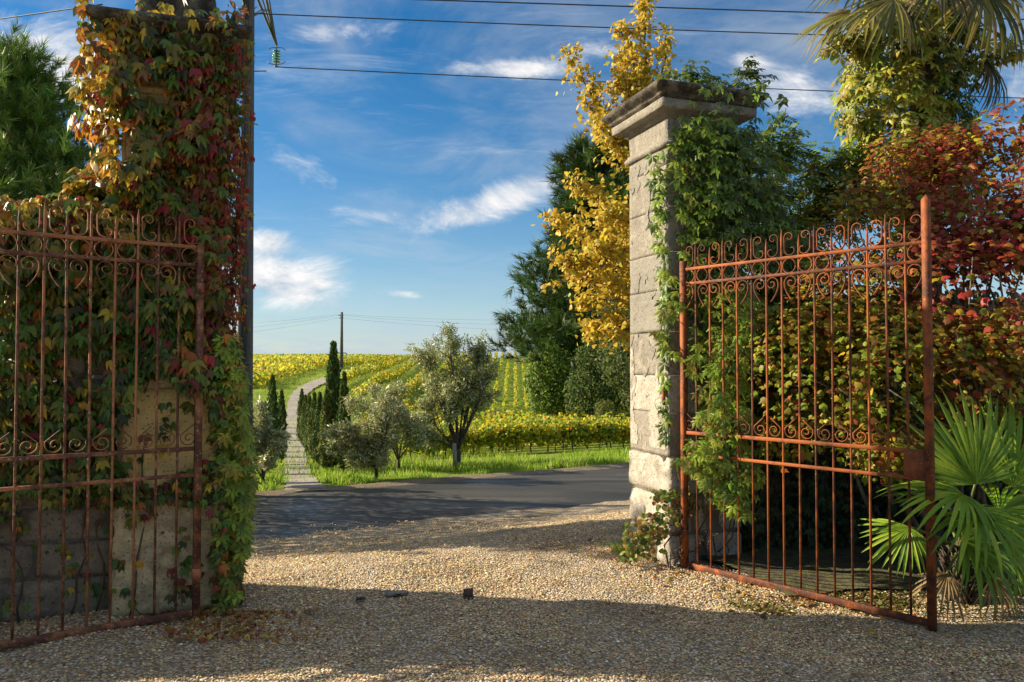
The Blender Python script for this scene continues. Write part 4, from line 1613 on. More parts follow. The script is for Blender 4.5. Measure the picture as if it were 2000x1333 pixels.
    for (a, b) in (((1700, 150), (1635, 185)), ((1690, 70), (1600, 100)), ((1710, 230), (1660, 240)), ((1880, 120), (1985, 90)), ((1880, 60), (1990, 110)), ((1700, 100), (1625, 85))):
        p = wander(pix(a[0], a[1], 7.4), pix(b[0], b[1], 7.4), 10, .03); paths.append(p)
        t = RNG.random(30)
        ex.append(np.stack([np.interp(t, np.linspace(0, 1, 10), p[:, c_]) for c_ in range(3)], 1) + rnd3(30, .05))
    e = np.concatenate(ex)
    w = np.concatenate([w, np.tile(np.array([.3, .2, .35, .15]), (len(e), 1))])
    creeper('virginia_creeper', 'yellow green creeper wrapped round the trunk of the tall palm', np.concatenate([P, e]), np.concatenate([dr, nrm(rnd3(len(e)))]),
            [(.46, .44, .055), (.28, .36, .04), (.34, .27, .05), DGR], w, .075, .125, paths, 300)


palms()


def wall_ivy():
    """dark ivy over the shade-coloured wall behind the right gate"""
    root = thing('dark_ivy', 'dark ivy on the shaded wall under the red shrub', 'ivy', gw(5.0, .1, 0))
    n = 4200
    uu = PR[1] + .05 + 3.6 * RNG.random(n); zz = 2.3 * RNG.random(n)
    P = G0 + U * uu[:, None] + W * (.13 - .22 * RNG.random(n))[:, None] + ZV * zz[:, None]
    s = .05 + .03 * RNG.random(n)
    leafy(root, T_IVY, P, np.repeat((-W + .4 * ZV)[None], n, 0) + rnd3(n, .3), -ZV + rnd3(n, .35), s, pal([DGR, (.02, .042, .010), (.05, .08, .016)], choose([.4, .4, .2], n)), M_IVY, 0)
    stems(root, [wander(gw(4.0 + .5 * i, .10, 0), gw(4.1 + .5 * i, .10, 1.9), 14, .06) for i in range(6)], .008)


wall_ivy()

# ---------------------------------------------------------------- trees
def bez(p0, p1, bend, n=10):
    p0, p1 = np.asarray(p0, float), np.asarray(p1, float)
    m = (p0 + p1) / 2 + np.asarray(bend, float)
    t = np.linspace(0, 1, n)[:, None]
    return p0 * (1 - t) ** 2 + 2 * m * t * (1 - t) + p1 * t * t


def along(p, n):
    t = RNG.random(n)
    k = np.linspace(0, 1, len(p))
    return np.stack([np.interp(t, k, p[:, c]) for c in range(3)], 1), t


def ginkgo():
    D = 9.6
    base = pix(1285, 900, D); base[2] = float(H(base[0], D))
    root = thing('ginkgo_tree', 'yellow autumn ginkgo tree rising behind the right pillar', 'tree', base)
    g = Geo()
    tr = bez(base, pix(1270, 330, D), (.1, 0, 0), 12)
    tube(g, tr, np.linspace(.13, .05, 12), 8)
    br = [((1265, 560), (1130, 590), 9.4), ((1268, 600), (1150, 655), 9.5), ((1268, 520), (1080, 500), 9.3), ((1268, 500), (1075, 420), 9.4), ((1268, 460), (1110, 345), 9.5),
          ((1270, 420), (1170, 400), 9.0), ((1268, 640), (1190, 640), 9.2), ((1270, 480), (1160, 480), 8.9), ((1270, 560), (1120, 540), 9.9), ((1268, 430), (1180, 450), 10),
          ((1265, 350), (1105, 100), 9.5), ((1265, 330), (1140, 190), 9.5), ((1262, 300), (1160, 240), 9.3),
          ((1268, 330), (1205, 50), 9.6), ((1270, 310), (1258, -30), 9.6), ((1270, 280), (1300, 60), 9.7), ((1268, 260), (1230, 90), 9.5), ((1268, 250), (1215, 150), 9.4), ((1265, 330), (1215, 270), 9.5), ((1270, 560), (1215, 560), 9.2)]
    pts, ts = [], []
    for (a, b, d_) in br:
        p = bez(pix(a[0], a[1], D), pix(b[0], b[1], d_), (.0, 0, -.10), 10) + rnd3(10, .02)
        tube(g, p, np.linspace(.028, .006, 10), 5)
        L = np.linalg.norm(p[-1] - p[0])
        n = int(260 * L)
        q, t = along(p, n)
        keep = t > .12
        q, t = q[keep], t[keep]
        rad = .05 + .13 * np.sin(np.clip(t, 0, 1) * math.pi) ** .7
        pts.append(q + rnd3(len(q)) * rad[:, None] * .75)
        # side twigs
        for _ in range(int(L * 5)):
            t0 = random.uniform(.2, .95)
            o = np.array([np.interp(t0, np.linspace(0, 1, 10), p[:, c]) for c in range(3)])
            e = o + np.array([random.gauss(-.05, .14), random.gauss(0, .14), random.gauss(.05, .12)])
            tw = bez(o, e, (0, 0, .02), 5)
            tube(g, tw, np.linspace(.007, .003, 5), 4)
            m = 34
            q2, _t = along(tw, m)
            pts.append(q2 + rnd3(m, .038))
    P = np.concatenate(pts); n = len(P)
    g.obj('trunk', M_BARK_P, root)
    leafy(root, T_GINK, P, rnd3(n, .8) - np.array([.5, .5, -.3]), rnd3(n, .7) - ZV * .4, .044 + .022 * RNG.random(n),
          pal([(.62, .43, .03), (.52, .34, .025), (.40, .36, .04), (.66, .50, .06)], choose([.45, .28, .12, .15], n), .13), M_GINK, 300, mass='crown')


ginkgo()


def pine(name, label, base, top, rx, ncl, tuft, ts, shape, seed, cols, mat=M_PINE, trunk_r=.16, tm=T_TUFT):
    rnd = random.Random(seed)
    root = thing(name, label, 'tree', base)
    g = Geo()
    base, top = np.asarray(base, float), np.asarray(top, float)
    ax = bez(base, top, (.1, 0, 0), 12)
    tube(g, ax, np.linspace(trunk_r, trunk_r * .25, 12), 8)
    P, Td = [], []
    Ht = top[2] - base[2]
    for i in range(ncl):
        f = shape[0] + (1 - shape[0]) * ((i + rnd.random()) / ncl)
        c = np.array([np.interp(f, np.linspace(0, 1, 12), ax[:, k]) for k in range(3)])
        R = rx * shape[1](f) * rnd.uniform(.55, 1.08)
        a = i * 2.399 + rnd.uniform(-.3, .3)
        e = c + np.array([math.cos(a) * R, math.sin(a) * R, R * rnd.uniform(*shape[2]) + .02 * Ht])
        p = bez(c, e, (0, 0, -.10 * R), 8)
        tube(g, p, np.linspace(.020 + .018 * R, .008, 8), 5)
        m = max(4, int(tuft * (.3 + R / rx)))
        q, t = along(p, m)
        t_ = np.clip(t * .75 + .3, 0, 1)
        q = np.stack([np.interp(t_, np.linspace(0, 1, 8), p[:, k]) for k in range(3)], 1)
        sp = (.10 + .12 * R)
        off = rnd3(m, sp) * np.array([1, 1, .6])
        P.append(q + off)
        out = np.array([math.cos(a), math.sin(a), 0])
        Td.append(out * .55 + ZV * .75 + off / sp * .35 + rnd3(m, .15))
    P = np.concatenate(P); Td = np.concatenate(Td); n = len(P)
    g.obj('trunk', M_BARK, root)
    gc = Geo()
    scatter(gc, tm, P, rnd3(n), Td, ts * (.75 + .5 * RNG.random(n)), pal(cols, choose([1.0 / len(cols)] * len(cols), n), .2))
    gc.obj('crown', mat, root, kind='stuff')
    return root


# stone pine over the left wall
D = 9.2
b = pix(30, 900, D); b[2] = float(H(b[0], D))
t_ = pix(30, 130, D)
pine('pine_tree', 'dark green bushy pine with upright shoots behind the ivy wall', b, t_, 1.12, 110, 44, .21,
     (.42, lambda f: (1 - max(0, f - .55) ** 2 * 4.4) * (.75 + .25 * min(1, (f - .42) * 5)), (-.02, .32)), 5, [(.12, .23, .032), (.080, .17, .026), (.17, .29, .045)], trunk_r=.14)
# tall pine behind the ginkgo
p0 = ground_at(1180, 822, 20)
p0 = pix(1190, 815, 46.0); p0[2] = float(H(p0[0], 46.0))
t_ = pix(1195, 318, 46.0)
pine('pine_tree', 'tall dark blue green pine behind the yellow ginkgo', p0, t_, 5.9, 90, 70, .95,
     (.16, lambda f: .98 - .80 * max(0, f - .32) ** .9, (.02, .30)), 12, [(.040, .095, .014), (.026, .068, .011), (.066, .13, .018)], trunk_r=.34, tm=T_TUFT)


def broadleaf(name, label, base, ctrs, n, s, cols, wts, seed=1, mat=M_VINE, cat='tree', group=None, tm=T_OVAL, trunk=.12, inner=.45):
    root = thing(name, label, cat, base, group)
    g = Geo()
    for c, r in ctrs:
        tube(g, bez(base, np.asarray(c) + rnd3(1, .1)[0] * r[0], rnd3(1, .15)[0] * r[0], 8), np.linspace(trunk, trunk * .15, 8), 6)
        for _ in range(5):
            e = np.asarray(c) + nrm(rnd3(1))[0] * np.asarray(r) * .8
            tube(g, bez(c, e, (0, 0, .05), 5), np.linspace(trunk * .3, trunk * .06, 5), 4)
    g.obj('trunk', M_BARK, root)
    P, N_, rr = blob_points(n, ctrs, inner)
    m = 1 + .0 * P[:, 0]
    keep = vnoise(P, 1.0 / max(.25, ctrs[0][1][0] * .35), seed) > -.28
    P, N_ = P[keep], N_[keep]; n = len(P)
    gc = Geo()
    scatter(gc, tm, P, N_ + rnd3(n, .6) + ZV * .3, rnd3(n, .7) - ZV * .4 + N_ * .4, s * (.7 + .6 * RNG.random(n)), pal(cols, choose(wts, n), .2))
    gc.obj('crown', mat, root, kind='stuff')
    return root


# round trees and bushes at the foot of the pine
for (nm, lb, px, pyb, D, bl, n, s, cols, wts, cat) in (
        ('broadleaf_tree', 'rounded mid green tree left of the tall pine, above the bank', 1085, 812, 42, [(1075, 715, 46), (1055, 745, 36), (1100, 755, 45), (1070, 780, 40)], 9000, .20, [(.13, .23, .030), (.085, .16, .022), (.20, .29, .035)], [.5, .3, .2], 'tree'),
        ('broadleaf_tree', 'dark green tree at the foot of the tall pine', 1160, 822, 38, [(1150, 760, 46), (1190, 740, 55), (1135, 790, 32), (1215, 780, 40), (1165, 700, 40)], 9000, .17, [(.055, .105, .020), (.04, .075, .016), (.10, .16, .025)], [.5, .3, .2], 'tree'),
        ('round_bush', 'small yellow green bush on the grassy bank right of the dark tree', 1182, 835, 35, [(1180, 800, 20), (1190, 815, 16)], 1500, .11, [(.14, .17, .035), (.09, .13, .03)], [.5, .5], 'bush'),
        ('broadleaf_tree', 'dark broad tree filling the gap between the pine and the right pillar', 1245, 830, 33, [(1240, 700, 70), (1225, 600, 60), (1260, 780, 50)], 7000, .17, [(.045, .08, .02), (.07, .12, .025), (.16, .15, .03)], [.5, .3, .2], 'tree')):
    base = pix(px, pyb, D); base[2] = float(H(base[0], D)) - .05
    ctr = [(pix(a_, b_, D + random.uniform(-.8, .8)), (r_ / FPX * D, r_ / FPX * D * .9, r_ / FPX * D)) for a_, b_, r_ in bl]
    broadleaf(nm, lb, base, ctr, n, s, cols, wts, cat=cat)


OLC = [(.37, .39, .16), (.22, .27, .07), (.56, .58, .36), (.30, .33, .07)]


def olive(label, base, ctrs, n, s=.085, stemn=5, trunk=.085, wts=(.34, .34, .18, .14), fork=.5):
    root = thing('olive_tree', label, 'tree', base, 'olive trees beside the track')
    g = Geo()
    base = np.asarray(base, float)
    fk = base + np.array([.02, 0, fork])
    tube(g, bez(base - np.array([0, 0, .05]), fk, (.03, 0, 0), 7), np.linspace(trunk, trunk * .8, 7), 8)
    ends = []
    for i, (c, r) in enumerate(ctrs):
        c = np.asarray(c)
        p = bez(fk, c, (rnd3(1, .1)[0] + np.array([0, 0, -.08])) * r[0], 9)
        tube(g, p, np.linspace(trunk * .55, trunk * .14, 9), 6)
        for _ in range(stemn):
            o = p[random.randrange(3, 9)]
            e = c + nrm(rnd3(1))[0] * np.asarray(r) * .95 + np.array([0, 0, .25 * r[2]])
            q = bez(o, e, rnd3(1, .06)[0], 7)
            tube(g, q, np.linspace(trunk * .2, trunk * .05, 7), 4)
            ends.append(q)
            for __ in range(3):
                o2 = q[random.randrange(2, 7)]
                e2 = o2 + nrm(rnd3(1))[0] * .42 * np.asarray(r) + np.array([0, 0, .10 * r[2]])
                q2 = bez(o2, e2, rnd3(1, .04)[0], 5)
                tube(g, q2, np.linspace(trunk * .09, trunk * .03, 5), 3)
                ends.append(q2)
    g.obj('trunk', M_BARK, root)
    per = max(10, n // len(ends))
    P, T = [], []
    for q in ends:
        a, t = along(q, per)
        a = a + rnd3(per, .075 * ctrs[0][1][0] / .6)
        P.append(a); T.append(np.repeat(nrm(q[-1] - q[0])[None], per, 0))
    P = np.concatenate(P); T = np.concatenate(T); n = len(P)
    gc = Geo()
    scatter(gc, T_OLIVE, P, rnd3(n) + ZV * .5, T * .7 + rnd3(n, .6), s * (.7 + .6 * RNG.random(n)), pal(OLC, choose(wts, n), .22))
    gc.obj('crown', M_OLIVE, root, kind='stuff')
    return root, base


def ctr(lst, D):
    return [(pix(a_, b_, D + random.uniform(-.35, .35)), (r_ / FPX * D, r_ / FPX * D, r_ / FPX * D)) for a_, b_, r_ in lst]


ob = ground_at(893, 914, 15)
olive('large open olive tree with dark forked trunk and a stake beside it', ob,
      ctr([(840, 740, 44), (880, 700, 44), (925, 720, 44), (945, 760, 40), (860, 780, 42), (905, 770, 40), (830, 800, 32), (880, 660, 20), (940, 680, 22), (830, 690, 22), (960, 720, 26), (830, 850, 22)], ob[1]), 19000, .105, 5, .085)
o2 = ground_at(733, 938, 15)
olive('low bushy silver olive tree nearest the row of cypresses', o2, ctr([(690, 850, 46), (720, 805, 42), (745, 870, 42), (700, 880, 40), (760, 820, 36), (670, 870, 30), (725, 900, 26)], o2[1]), 16000, .095, 4, .05, (.44, .22, .26, .08), .25)
o3 = ground_at(776, 926, 15)
olive('slim silver olive tree between the bushy olive and the large olive', o3, ctr([(760, 790, 40), (795, 810, 40), (770, 850, 38), (805, 860, 32), (745, 820, 32), (755, 775, 28)], o3[1]), 14000, .095, 4, .05, (.42, .24, .24, .1), .35)
o4 = ground_at(512, 955, 14)
olive('pale silver olive bush left of the farm track', o4, ctr([(510, 860, 36), (500, 830, 28), (530, 880, 30), (505, 900, 32), (520, 820, 20), (480, 870, 40)], o4[1]), 16000, .095, 4, .05, (.40, .12, .42, .06), .2)


def cypress(label, base, h, r, n, cols=((.045, .095, .022), (.080, .145, .026), (.125, .19, .032)), wts=(.45, .35, .2), slim=1.0):
    base = np.asarray(base, float)
    root = thing('cypress_tree', label, 'tree', base, 'cypresses along the farm track')
    g = Geo()
    tube(g, [base - np.array([0, 0, .05]), base + np.array([0, 0, h * .3]), base + np.array([0, 0, h * .9])], [r * .22, r * .15, r * .03], 6)
    g.obj('trunk', M_BARK, root)
    t = RNG.random(n) ** .9
    prof = np.interp(t, [0, .05, .2, .5, .75, .92, 1], [.35, .75, 1.0, .92, .62, .22, .02])
    a = RNG.random(n) * 6.283
    lump = 1 + .20 * np.sin(a * 3 + t * 9 + base[0]) + .16 * np.sin(a * 5 - t * 23 + base[1]) + .12 * np.sin(t * 41 + a)
    rr = r * prof * lump * (.55 + .5 * RNG.random(n) ** .5) * np.where(RNG.random(n) < .10, 1.0 + .45 * RNG.random(n), 1.0)
    P = base + np.stack([np.cos(a) * rr, np.sin(a) * rr, .04 * h + t * h * .97], 1)
    out = np.stack([np.cos(a), np.sin(a), np.zeros(n)], 1)
    gc = Geo()
    s = np.clip(h * .035, .05, .14) * (.7 + .7 * RNG.random(n))
    scatter(gc, T_OVAL, P, out + rnd3(n, .4), ZV + out * .35 + rnd3(n, .22), s, pal(cols, choose(wts, n), .22))
    gc.obj('crown', M_CYP, root, kind='stuff')
    return root


def cyp_px(label, px, pyb, pyt, wpx, n, **kw):
    b_ = ground_at(px, pyb, 15)
    h = (pyb - pyt) / FPX * b_[1]
    return cypress(label, b_, h, wpx / 2 / FPX * b_[1], n, **kw)


YC = dict(cols=((.07, .11, .022), (.13, .17, .03), (.19, .21, .04)), wts=(.4, .4, .2))
cyp_px('tallest slender dark cypress beside the track', 650, 922, 678, 30, 7000)
for i, (px, pyb, pyt, w, kw, nm) in enumerate((
        (671, 926, 735, 22, {}, 'short dark cypress close against the right of the tallest cypress'),
        (637, 924, 768, 24, YC, 'yellow green cypress first to the left of the tallest one'),
        (624, 912, 772, 24, {}, 'second cypress in the row left of the tallest one'),
        (613, 902, 772, 22, YC, 'third cypress in the row left of the tallest one'),
        (604, 890, 778, 20, {}, 'fourth cypress in the row left of the tallest one'),
        (596, 878, 776, 18, YC, 'fifth cypress in the row left of the tallest one'),
        (589, 868, 764, 17, {}, 'last cypress of the row, closest to the track'),
        (531, 915, 740, 22, {}, 'taller of the two dark cypresses left of the track'),
        (549, 905, 768, 18, {}, 'cypress at the left kerb of the track, by the silver bush'),
        (517, 910, 790, 20, YC, 'low cypress behind the silver olive bush'))):
    cyp_px(nm, px, pyb, pyt, w, 4200, **kw)

# second row on the left of the track; it throws the shadow bars across it
lr = ['first', 'second', 'third', 'fourth', 'fifth', 'sixth', 'seventh', 'eighth', 'ninth', 'tenth']
for i in range(10):
    yy = 18.6 + 2.0 * i + .10 * i * i + random.uniform(-.5, .5)
    xx = float(np.interp(yy, TRACK[:, 1], TRACK[:, 0])) - 2.5 - .05 * i
    b_ = np.array([xx, yy, float(H(xx, yy))])
    cypress('cypress in the hidden row left of the track, %s from the road' % lr[i], b_, random.uniform(2.5, 3.5), random.uniform(.16, .30), 2200)

# ---------------------------------------------------------------- vineyards
VC = [(.24, .38, .025), (.48, .50, .025), (.68, .49, .02), (.11, .20, .02), (.52, .24, .03), (.33, .44, .03)]


def vine_leaves(gc, P, s, wts, out=None):
    n = len(P)
    scatter(gc, T_VINE, P, rnd3(n, .6) + ZV * .5 - np.array([.3, .4, 0]), -ZV * .6 + rnd3(n, .6), s * (.7 + .6 * RNG.random(n)), pal(VC, choose(wts, n), .18))


# vines of the front row, one by one
M_POST = bark_mat('weathered_post', (.34, .31, .27), (.17, .15, .13), 20)
fr0 = ground_at(800, 898, 15); fr1 = ground_at(1262, 872, 15)
NV = 17
NTH = ['first', 'second', 'third', 'fourth', 'fifth', 'sixth', 'seventh', 'eighth', 'ninth', 'tenth', 'eleventh', 'twelfth', 'thirteenth', 'fourteenth', 'fifteenth', 'sixteenth', 'seventeenth']
for i in range(NV):
    f = (i + .5 * random.random()) / NV
    b_ = fr0 * (1 - f) + fr1 * f
    b_[2] = float(H(b_[0], b_[1]))
    q = proj(b_)[0]
    where = 'behind the large olive trunk' if q[0] < 900 else ('right of the large olive' if q[0] < 1070 else 'near the right pillar')
    root = thing('grape_vine', 'yellowing grape vine of the front row, %s from the slim olive' % NTH[i], 'grape vine', b_, 'grape vines in the row along the road')
    g = Geo()
    hh = random.uniform(.86, 1.08)
    tube(g, wander(b_ - np.array([0, 0, .05]), b_ + np.array([0, 0, hh * .55]), 6, .04), [.03, .028, .026, .024, .022, .02], 6)
    for _ in range(5):
        tube(g, wander(b_ + np.array([0, 0, hh * .5]), b_ + np.array([random.uniform(-.4, .4), random.uniform(-.3, .3), hh * random.uniform(.8, 1.05)]), 5, .03), np.linspace(.010, .004, 5), 4)
    g.obj('stem', M_BARK, root)
    n = 520
    c = b_ + np.array([0, 0, hh * .66])
    rw = RNG.random()
    P = c + rnd3(n, 1.0) * np.array([.24, .18, .19])
    P = P[P[:, 2] > b_[2] + .18]
    gc = Geo()
    vine_leaves(gc, P, .10, (.28, .26, .20 + .3 * rw, .14, .02 + .10 * (rw > .7), .2))
    gc.obj('foliage', M_VINE, root, kind='stuff')
    if i % 4 == 1:
        g = Geo(); tube(g, [b_ + np.array([.25, -.10, -.1]), b_ + np.array([.25, -.10, .95])], .022, 6)
        tag(g.obj('trellis_post', M_POST), 'thin grey trellis post beside the %s vine of the front row' % NTH[i], 'post', 'trellis posts of the front vine row')


def row_thing(name, label, group, P0, P1, n, s, wts, hgt, wid, posts=True, base_h=.30):
    P0, P1 = np.asarray(P0, float), np.asarray(P1, float)
    mid = (P0 + P1) / 2
    root = thing(name, label, 'vine row', (mid[0], mid[1], float(H(mid[0], mid[1]))), group)
    t = RNG.random(n)
    xy = P0[None, :2] * (1 - t)[:, None] + P1[None, :2] * t[:, None]
    dd = nrm((P1 - P0)[:2]); sd = np.array([-dd[1], dd[0]])
    L = np.linalg.norm((P1 - P0)[:2])
    clump = .78 + .30 * np.sin(t * L * 5.2 + mid[0]) + .28 * np.sin(t * L * 8.3 + mid[1]) + .15 * np.sin(t * L * 21)
    z = base_h + (hgt - base_h) * RNG.random(n) ** .75 * np.clip(clump, .35, 1.3)
    lat = RNG.normal(0, wid * .42, n)
    xy = xy + sd[None] * lat[:, None]
    P = np.column_stack([xy, H(xy[:, 0], xy[:, 1]) + z])
    gc = Geo()
    vine_leaves(gc, P, s, wts)
    gc.obj('foliage', M_VINE, root, kind='stuff')
    g = Geo()
    k = max(2, int(L / 1.3))
    for f in np.linspace(0, 1, k):
        x, y = P0[0] * (1 - f) + P1[0] * f, P0[1] * (1 - f) + P1[1] * f
        zb = float(H(x, y))
        tube(g, [(x, y, zb - .05), (x + .02, y, zb + base_h + .2)], .028, 4, cap=False)
    g.obj('stems', M_BARK, root, kind='stuff')
    return root


# further rows of the low field, parallel to the road
dR = nrm((fr1 - fr0)[:2]); nR = np.array([-dR[1], dR[0]])
ords = ['second', 'third', 'fourth', 'fifth', 'sixth', 'seventh', 'eighth', 'ninth', 'tenth', 'eleventh', 'twelfth', 'thirteenth', 'fourteenth']
dist = 0.0
for i in range(13):
    dist += 1.9 + .18 * i
    a_ = fr0[:2] + nR * dist; b_ = fr1[:2] + nR * dist
    c = (a_ + b_) / 2
    kx = c[1] / ((fr0 + fr1)[1] / 2)
    half = np.linalg.norm(b_ - a_) / 2 * kx * 1.06
    cen = np.array([c[1] * .012, c[1]])
    a_ = cen - dR * half; b_ = cen + dR * half
    row_thing('vine_row', 'low field vine row, %s back from the road' % ords[i], 'vine rows of the low field', (*a_, 0), (*b_, 0), 2600, .11 + .009 * i,
              (.28, .28, .24 + .03 * i, .12, .03, .2), 1.05, .52)

# straight rows running up the far hill right of the large olive
k = 0
for j in range(-9, 7):
    x0 = j * 1.25 + .4
    row_thing('vine_row', 'straight hillside vine row, %s from the left of the large olive' % (['first'] + ords + ['fifteenth', 'sixteenth'])[k], 'vine rows climbing straight up the far hill',
              (x0, 84 + .12 * abs(j), 0), (x0 + .3, 158, 0), 2000, .21, (.24, .36, .22, .05, .10 if j % 3 == 0 else .03, .25), 1.15, .22)
    k += 1

# slanting rows on the hill between track and large olive
A_ = ground_at(668, 812, 20); B_ = ground_at(812, 712, 20)
dv = nrm((B_ - A_)[:2]); pv = np.array([dv[1], -dv[0]])
k = 0
for j in range(-4, 15):
    s0 = A_[:2] + pv * (j * 2.8)
    tt = np.arange(-12, 150, .5)
    L_ = s0[None] + dv[None] * tt[:, None]
    q = proj(np.column_stack([L_, H(L_[:, 0], L_[:, 1]) + .6]))
    ok = (q[:, 0] > 655) & (q[:, 0] < 1000) & (L_[:, 0] / L_[:, 1] < -.035) & (track_dist(L_[:, 0], L_[:, 1]) > 2.6) & (L_[:, 1] > 34) & (L_[:, 1] < 185)
    idx = np.where(ok)[0]
    if len(idx) < 12: continue
    a_, b_ = L_[idx[0]], L_[idx[-1]]
    Lh = np.linalg.norm(b_ - a_)
    row_thing('vine_row', 'slanting hillside vine row, %s counted from the farm track' % (['first'] + ords + ['fifteenth', 'sixteenth', 'seventeenth', 'eighteenth', 'nineteenth', 'twentieth'])[k], 'slanting vine rows beside the farm track',
              (*a_, 0), (*b_, 0), int(58 * Lh) + 300, .20, (.22, .34, .34, .08, .05, .2), 1.1, .30)
    k += 1


# yellow field on the left of the track: reads as one mass
def yellow_field():
    gc = Geo()
    P = []
    for j in range(0, 70):
        x0 = -78 + j * 1.15
        y = 70 + (200 - 70) * RNG.random(1500) ** 1.3
        x = x0 + y * -.0 + RNG.normal(0, .16, 1500)
        P.append(np.column_stack([x, y]))
    P = np.concatenate(P)
    q = proj(np.column_stack([P, H(P[:, 0], P[:, 1]) + .6]))
    e = TRACK[:, 0]
    tx = np.interp(P[:, 1], TRACK[:, 1], TRACK[:, 0])
    lim = tx - 3.2 - S01((P[:, 1] - 60) / 40) * 2.0
    k = (P[:, 0] < lim) & (q[:, 0] > 440) & (track_dist(P[:, 0], P[:, 1]) > 3.4)
    P = P[k]
    n = len(P)
    z = H(P[:, 0], P[:, 1]) + .25 + 1.1 * RNG.random(n) ** .7
    P = np.column_stack([P, z])
    far = S01((P[:, 1] - 120) / 40)
    w = np.tile(np.array([.12, .34, .50, .05, .03, .16]), (n, 1)) + far[:, None] * np.array([.9, .3, 0, .3, 0, .4])
    scatter(gc, T_VINE, P, rnd3(n, .6) + ZV * .5 - np.array([.3, .4, 0]), -ZV * .6 + rnd3(n, .6), .30 * (.7 + .6 * RNG.random(n)), pal(VC, choose(w, n), .15))
    tag(gc.obj('vineyard', M_VINE), 'golden yellow vineyard covering the hill left of the farm track', 'vineyard', None, 'stuff')


yellow_field()


# ---------------------------------------------------------------- grass
def grass(name, label, P, s, cols, wts):
    n = len(P)
    g = Geo()
    T = ZV + rnd3(n, .32)
    scatter(g, T_BLADE, P, rnd3(n) * np.array([1, 1, .1]), T, s, pal(cols, choose(wts, n), .2))
    tag(g.obj(name, M_GRASS), label, 'grass', None, 'stuff')


def verge_grass():
    n = 60000
    l_ = -12 + 32 * RNG.random(n); r_ = 16.75 + 4.2 * RNG.random(n) ** 1.4
    x = .866 * l_ - .5 * r_; y = .5 * l_ + .866 * r_
    k = (track_dist(x, y) > .42 + .22 * S01((18.6 - y) / 1.5) + .16 * RNG.random(n))
    q = proj(np.column_stack([x, y, H(x, y)]))
    k &= (q[:, 0] > 440) & (q[:, 0] < 1260)
    k &= (r_ > 16.75 + rag(l_, 4) * .8)
    x, y = x[k], y[k]
    n = len(x)
    s = (.07 + .15 * RNG.random(n) ** 1.6) * (.85 + .55 * np.sin(x * 1.3 + np.sin(y * 3)) * np.sin(y * .9 + x * 2.1))
    grass('verge_grass', 'bright green grass along the far side of the road', np.column_stack([x, y, H(x, y) - .01]), s,
          [(.22, .40, .018), (.32, .50, .022), (.14, .28, .016), (.50, .44, .14)], (.4, .26, .22, .12))


verge_grass()


def hill_grass():
    """tufts on the banks beside the track and below the hillside rows"""
    n = 52000
    y = 20 + 90 * RNG.random(n) ** 1.3
    x = y * (-.36 + .56 * RNG.random(n))
    td = track_dist(x, y)
    k = (td > .38 + .006 * y) & ((td < 7) | ((y > 60) & (y < 86) & (x > -8)) | ((x > 3) & (y > 36)))
    x, y = x[k], y[k]
    n = len(x)
    s = (.09 + .10 * RNG.random(n)) * (1 + y * .012)
    grass('hill_grass', 'rough grass on the banks beside the farm track and hillside', np.column_stack([x, y, H(x, y) - .01]), s,
          [(.25, .40, .022), (.36, .47, .03), (.16, .29, .018), (.44, .40, .09)], (.4, .3, .18, .12))


hill_grass()


# dense hedge added out of view behind the left wall to shade the outer part of the drive
def added_hedge():
    bl = []
    for (x, y, z, r) in ((-4.9, 9.0, 1.5, 1.0), (-5.2, 9.9, 1.7, 1.1), (-5.6, 11.0, 1.7, 1.15), (-6.0, 12.1, 1.6, 1.2), (-5.5, 9.6, 2.3, .9), (-5.9, 10.8, 2.4, .9), (-6.3, 12.3, 2.2, .9), (-5.6, 9.0, .9, .9), (-6.4, 11.6, .9, 1.1), (-5.9, 13.2, 2.3, 1.0), (-6.4, 14.3, 2.5, 1.0), (-6.3, 13.5, 1.2, 1.1), (-6.9, 14.8, 1.4, 1.2), (-6.5, 15.3, 3.0, 1.0), (-7.0, 15.6, 1.8, 1.2)):
        bl.append((np.array([x, y, z - .6]), (r * .9, r, r)))
    root = thing('shade_hedge', 'unseen dark green hedge added behind the left wall to shade the drive', 'hedge', (-5.5, 10.4, float(H(-5.5, 10.4))))
    P, N_, rr = blob_points(13000, bl, .5)
    n = len(P)
    gc = Geo()
    scatter(gc, T_OVAL, P, N_ + rnd3(n, .5), -ZV * .3 + rnd3(n, .7), .11 + .06 * RNG.random(n), pal([GRN, DGR, (.06, .11, .02)], choose([.4, .3, .3], n)))
    gc.obj('foliage', M_HEDGE, root, kind='stuff')
    g = Geo()
    for c, r in bl:
        tube(g, bez((c[0], c[1], float(H(c[0], c[1]))), c, (.1, 0, 0), 6), np.linspace(.06, .02, 6), 5)
    g.obj('stems', M_BARK, root)


added_hedge()

# ---------------------------------------------------------------- power line
def steel_mat(name, c, rough=.6, metal=.4):
    m, nt, b = mat_new(name)
    n = nz(nt, wpos(nt), 20.0, 5.0, .6)
    setin(nt, b, Base_Color=mixc(nt, n.smooth(.35, .7), c, tuple(v * .55 for v in c)), Roughness=rough, Metallic=metal)
    return m


M_CONC = stone_mat('pole_concrete', (.14, .135, .125), (.08, .077, .072), (.20, .19, .175), .3)
M_STEEL = steel_mat('galvanised_steel', (.16, .165, .17))
M_WIRE = steel_mat('wire', (.05, .055, .065))
mg, ntg, bg_ = mat_new('insulator_glass')
setin(ntg, bg_, Base_Color=(.04, .30, .22), Roughness=.12)
bg_.inputs['Transmission Weight'].default_value = .35


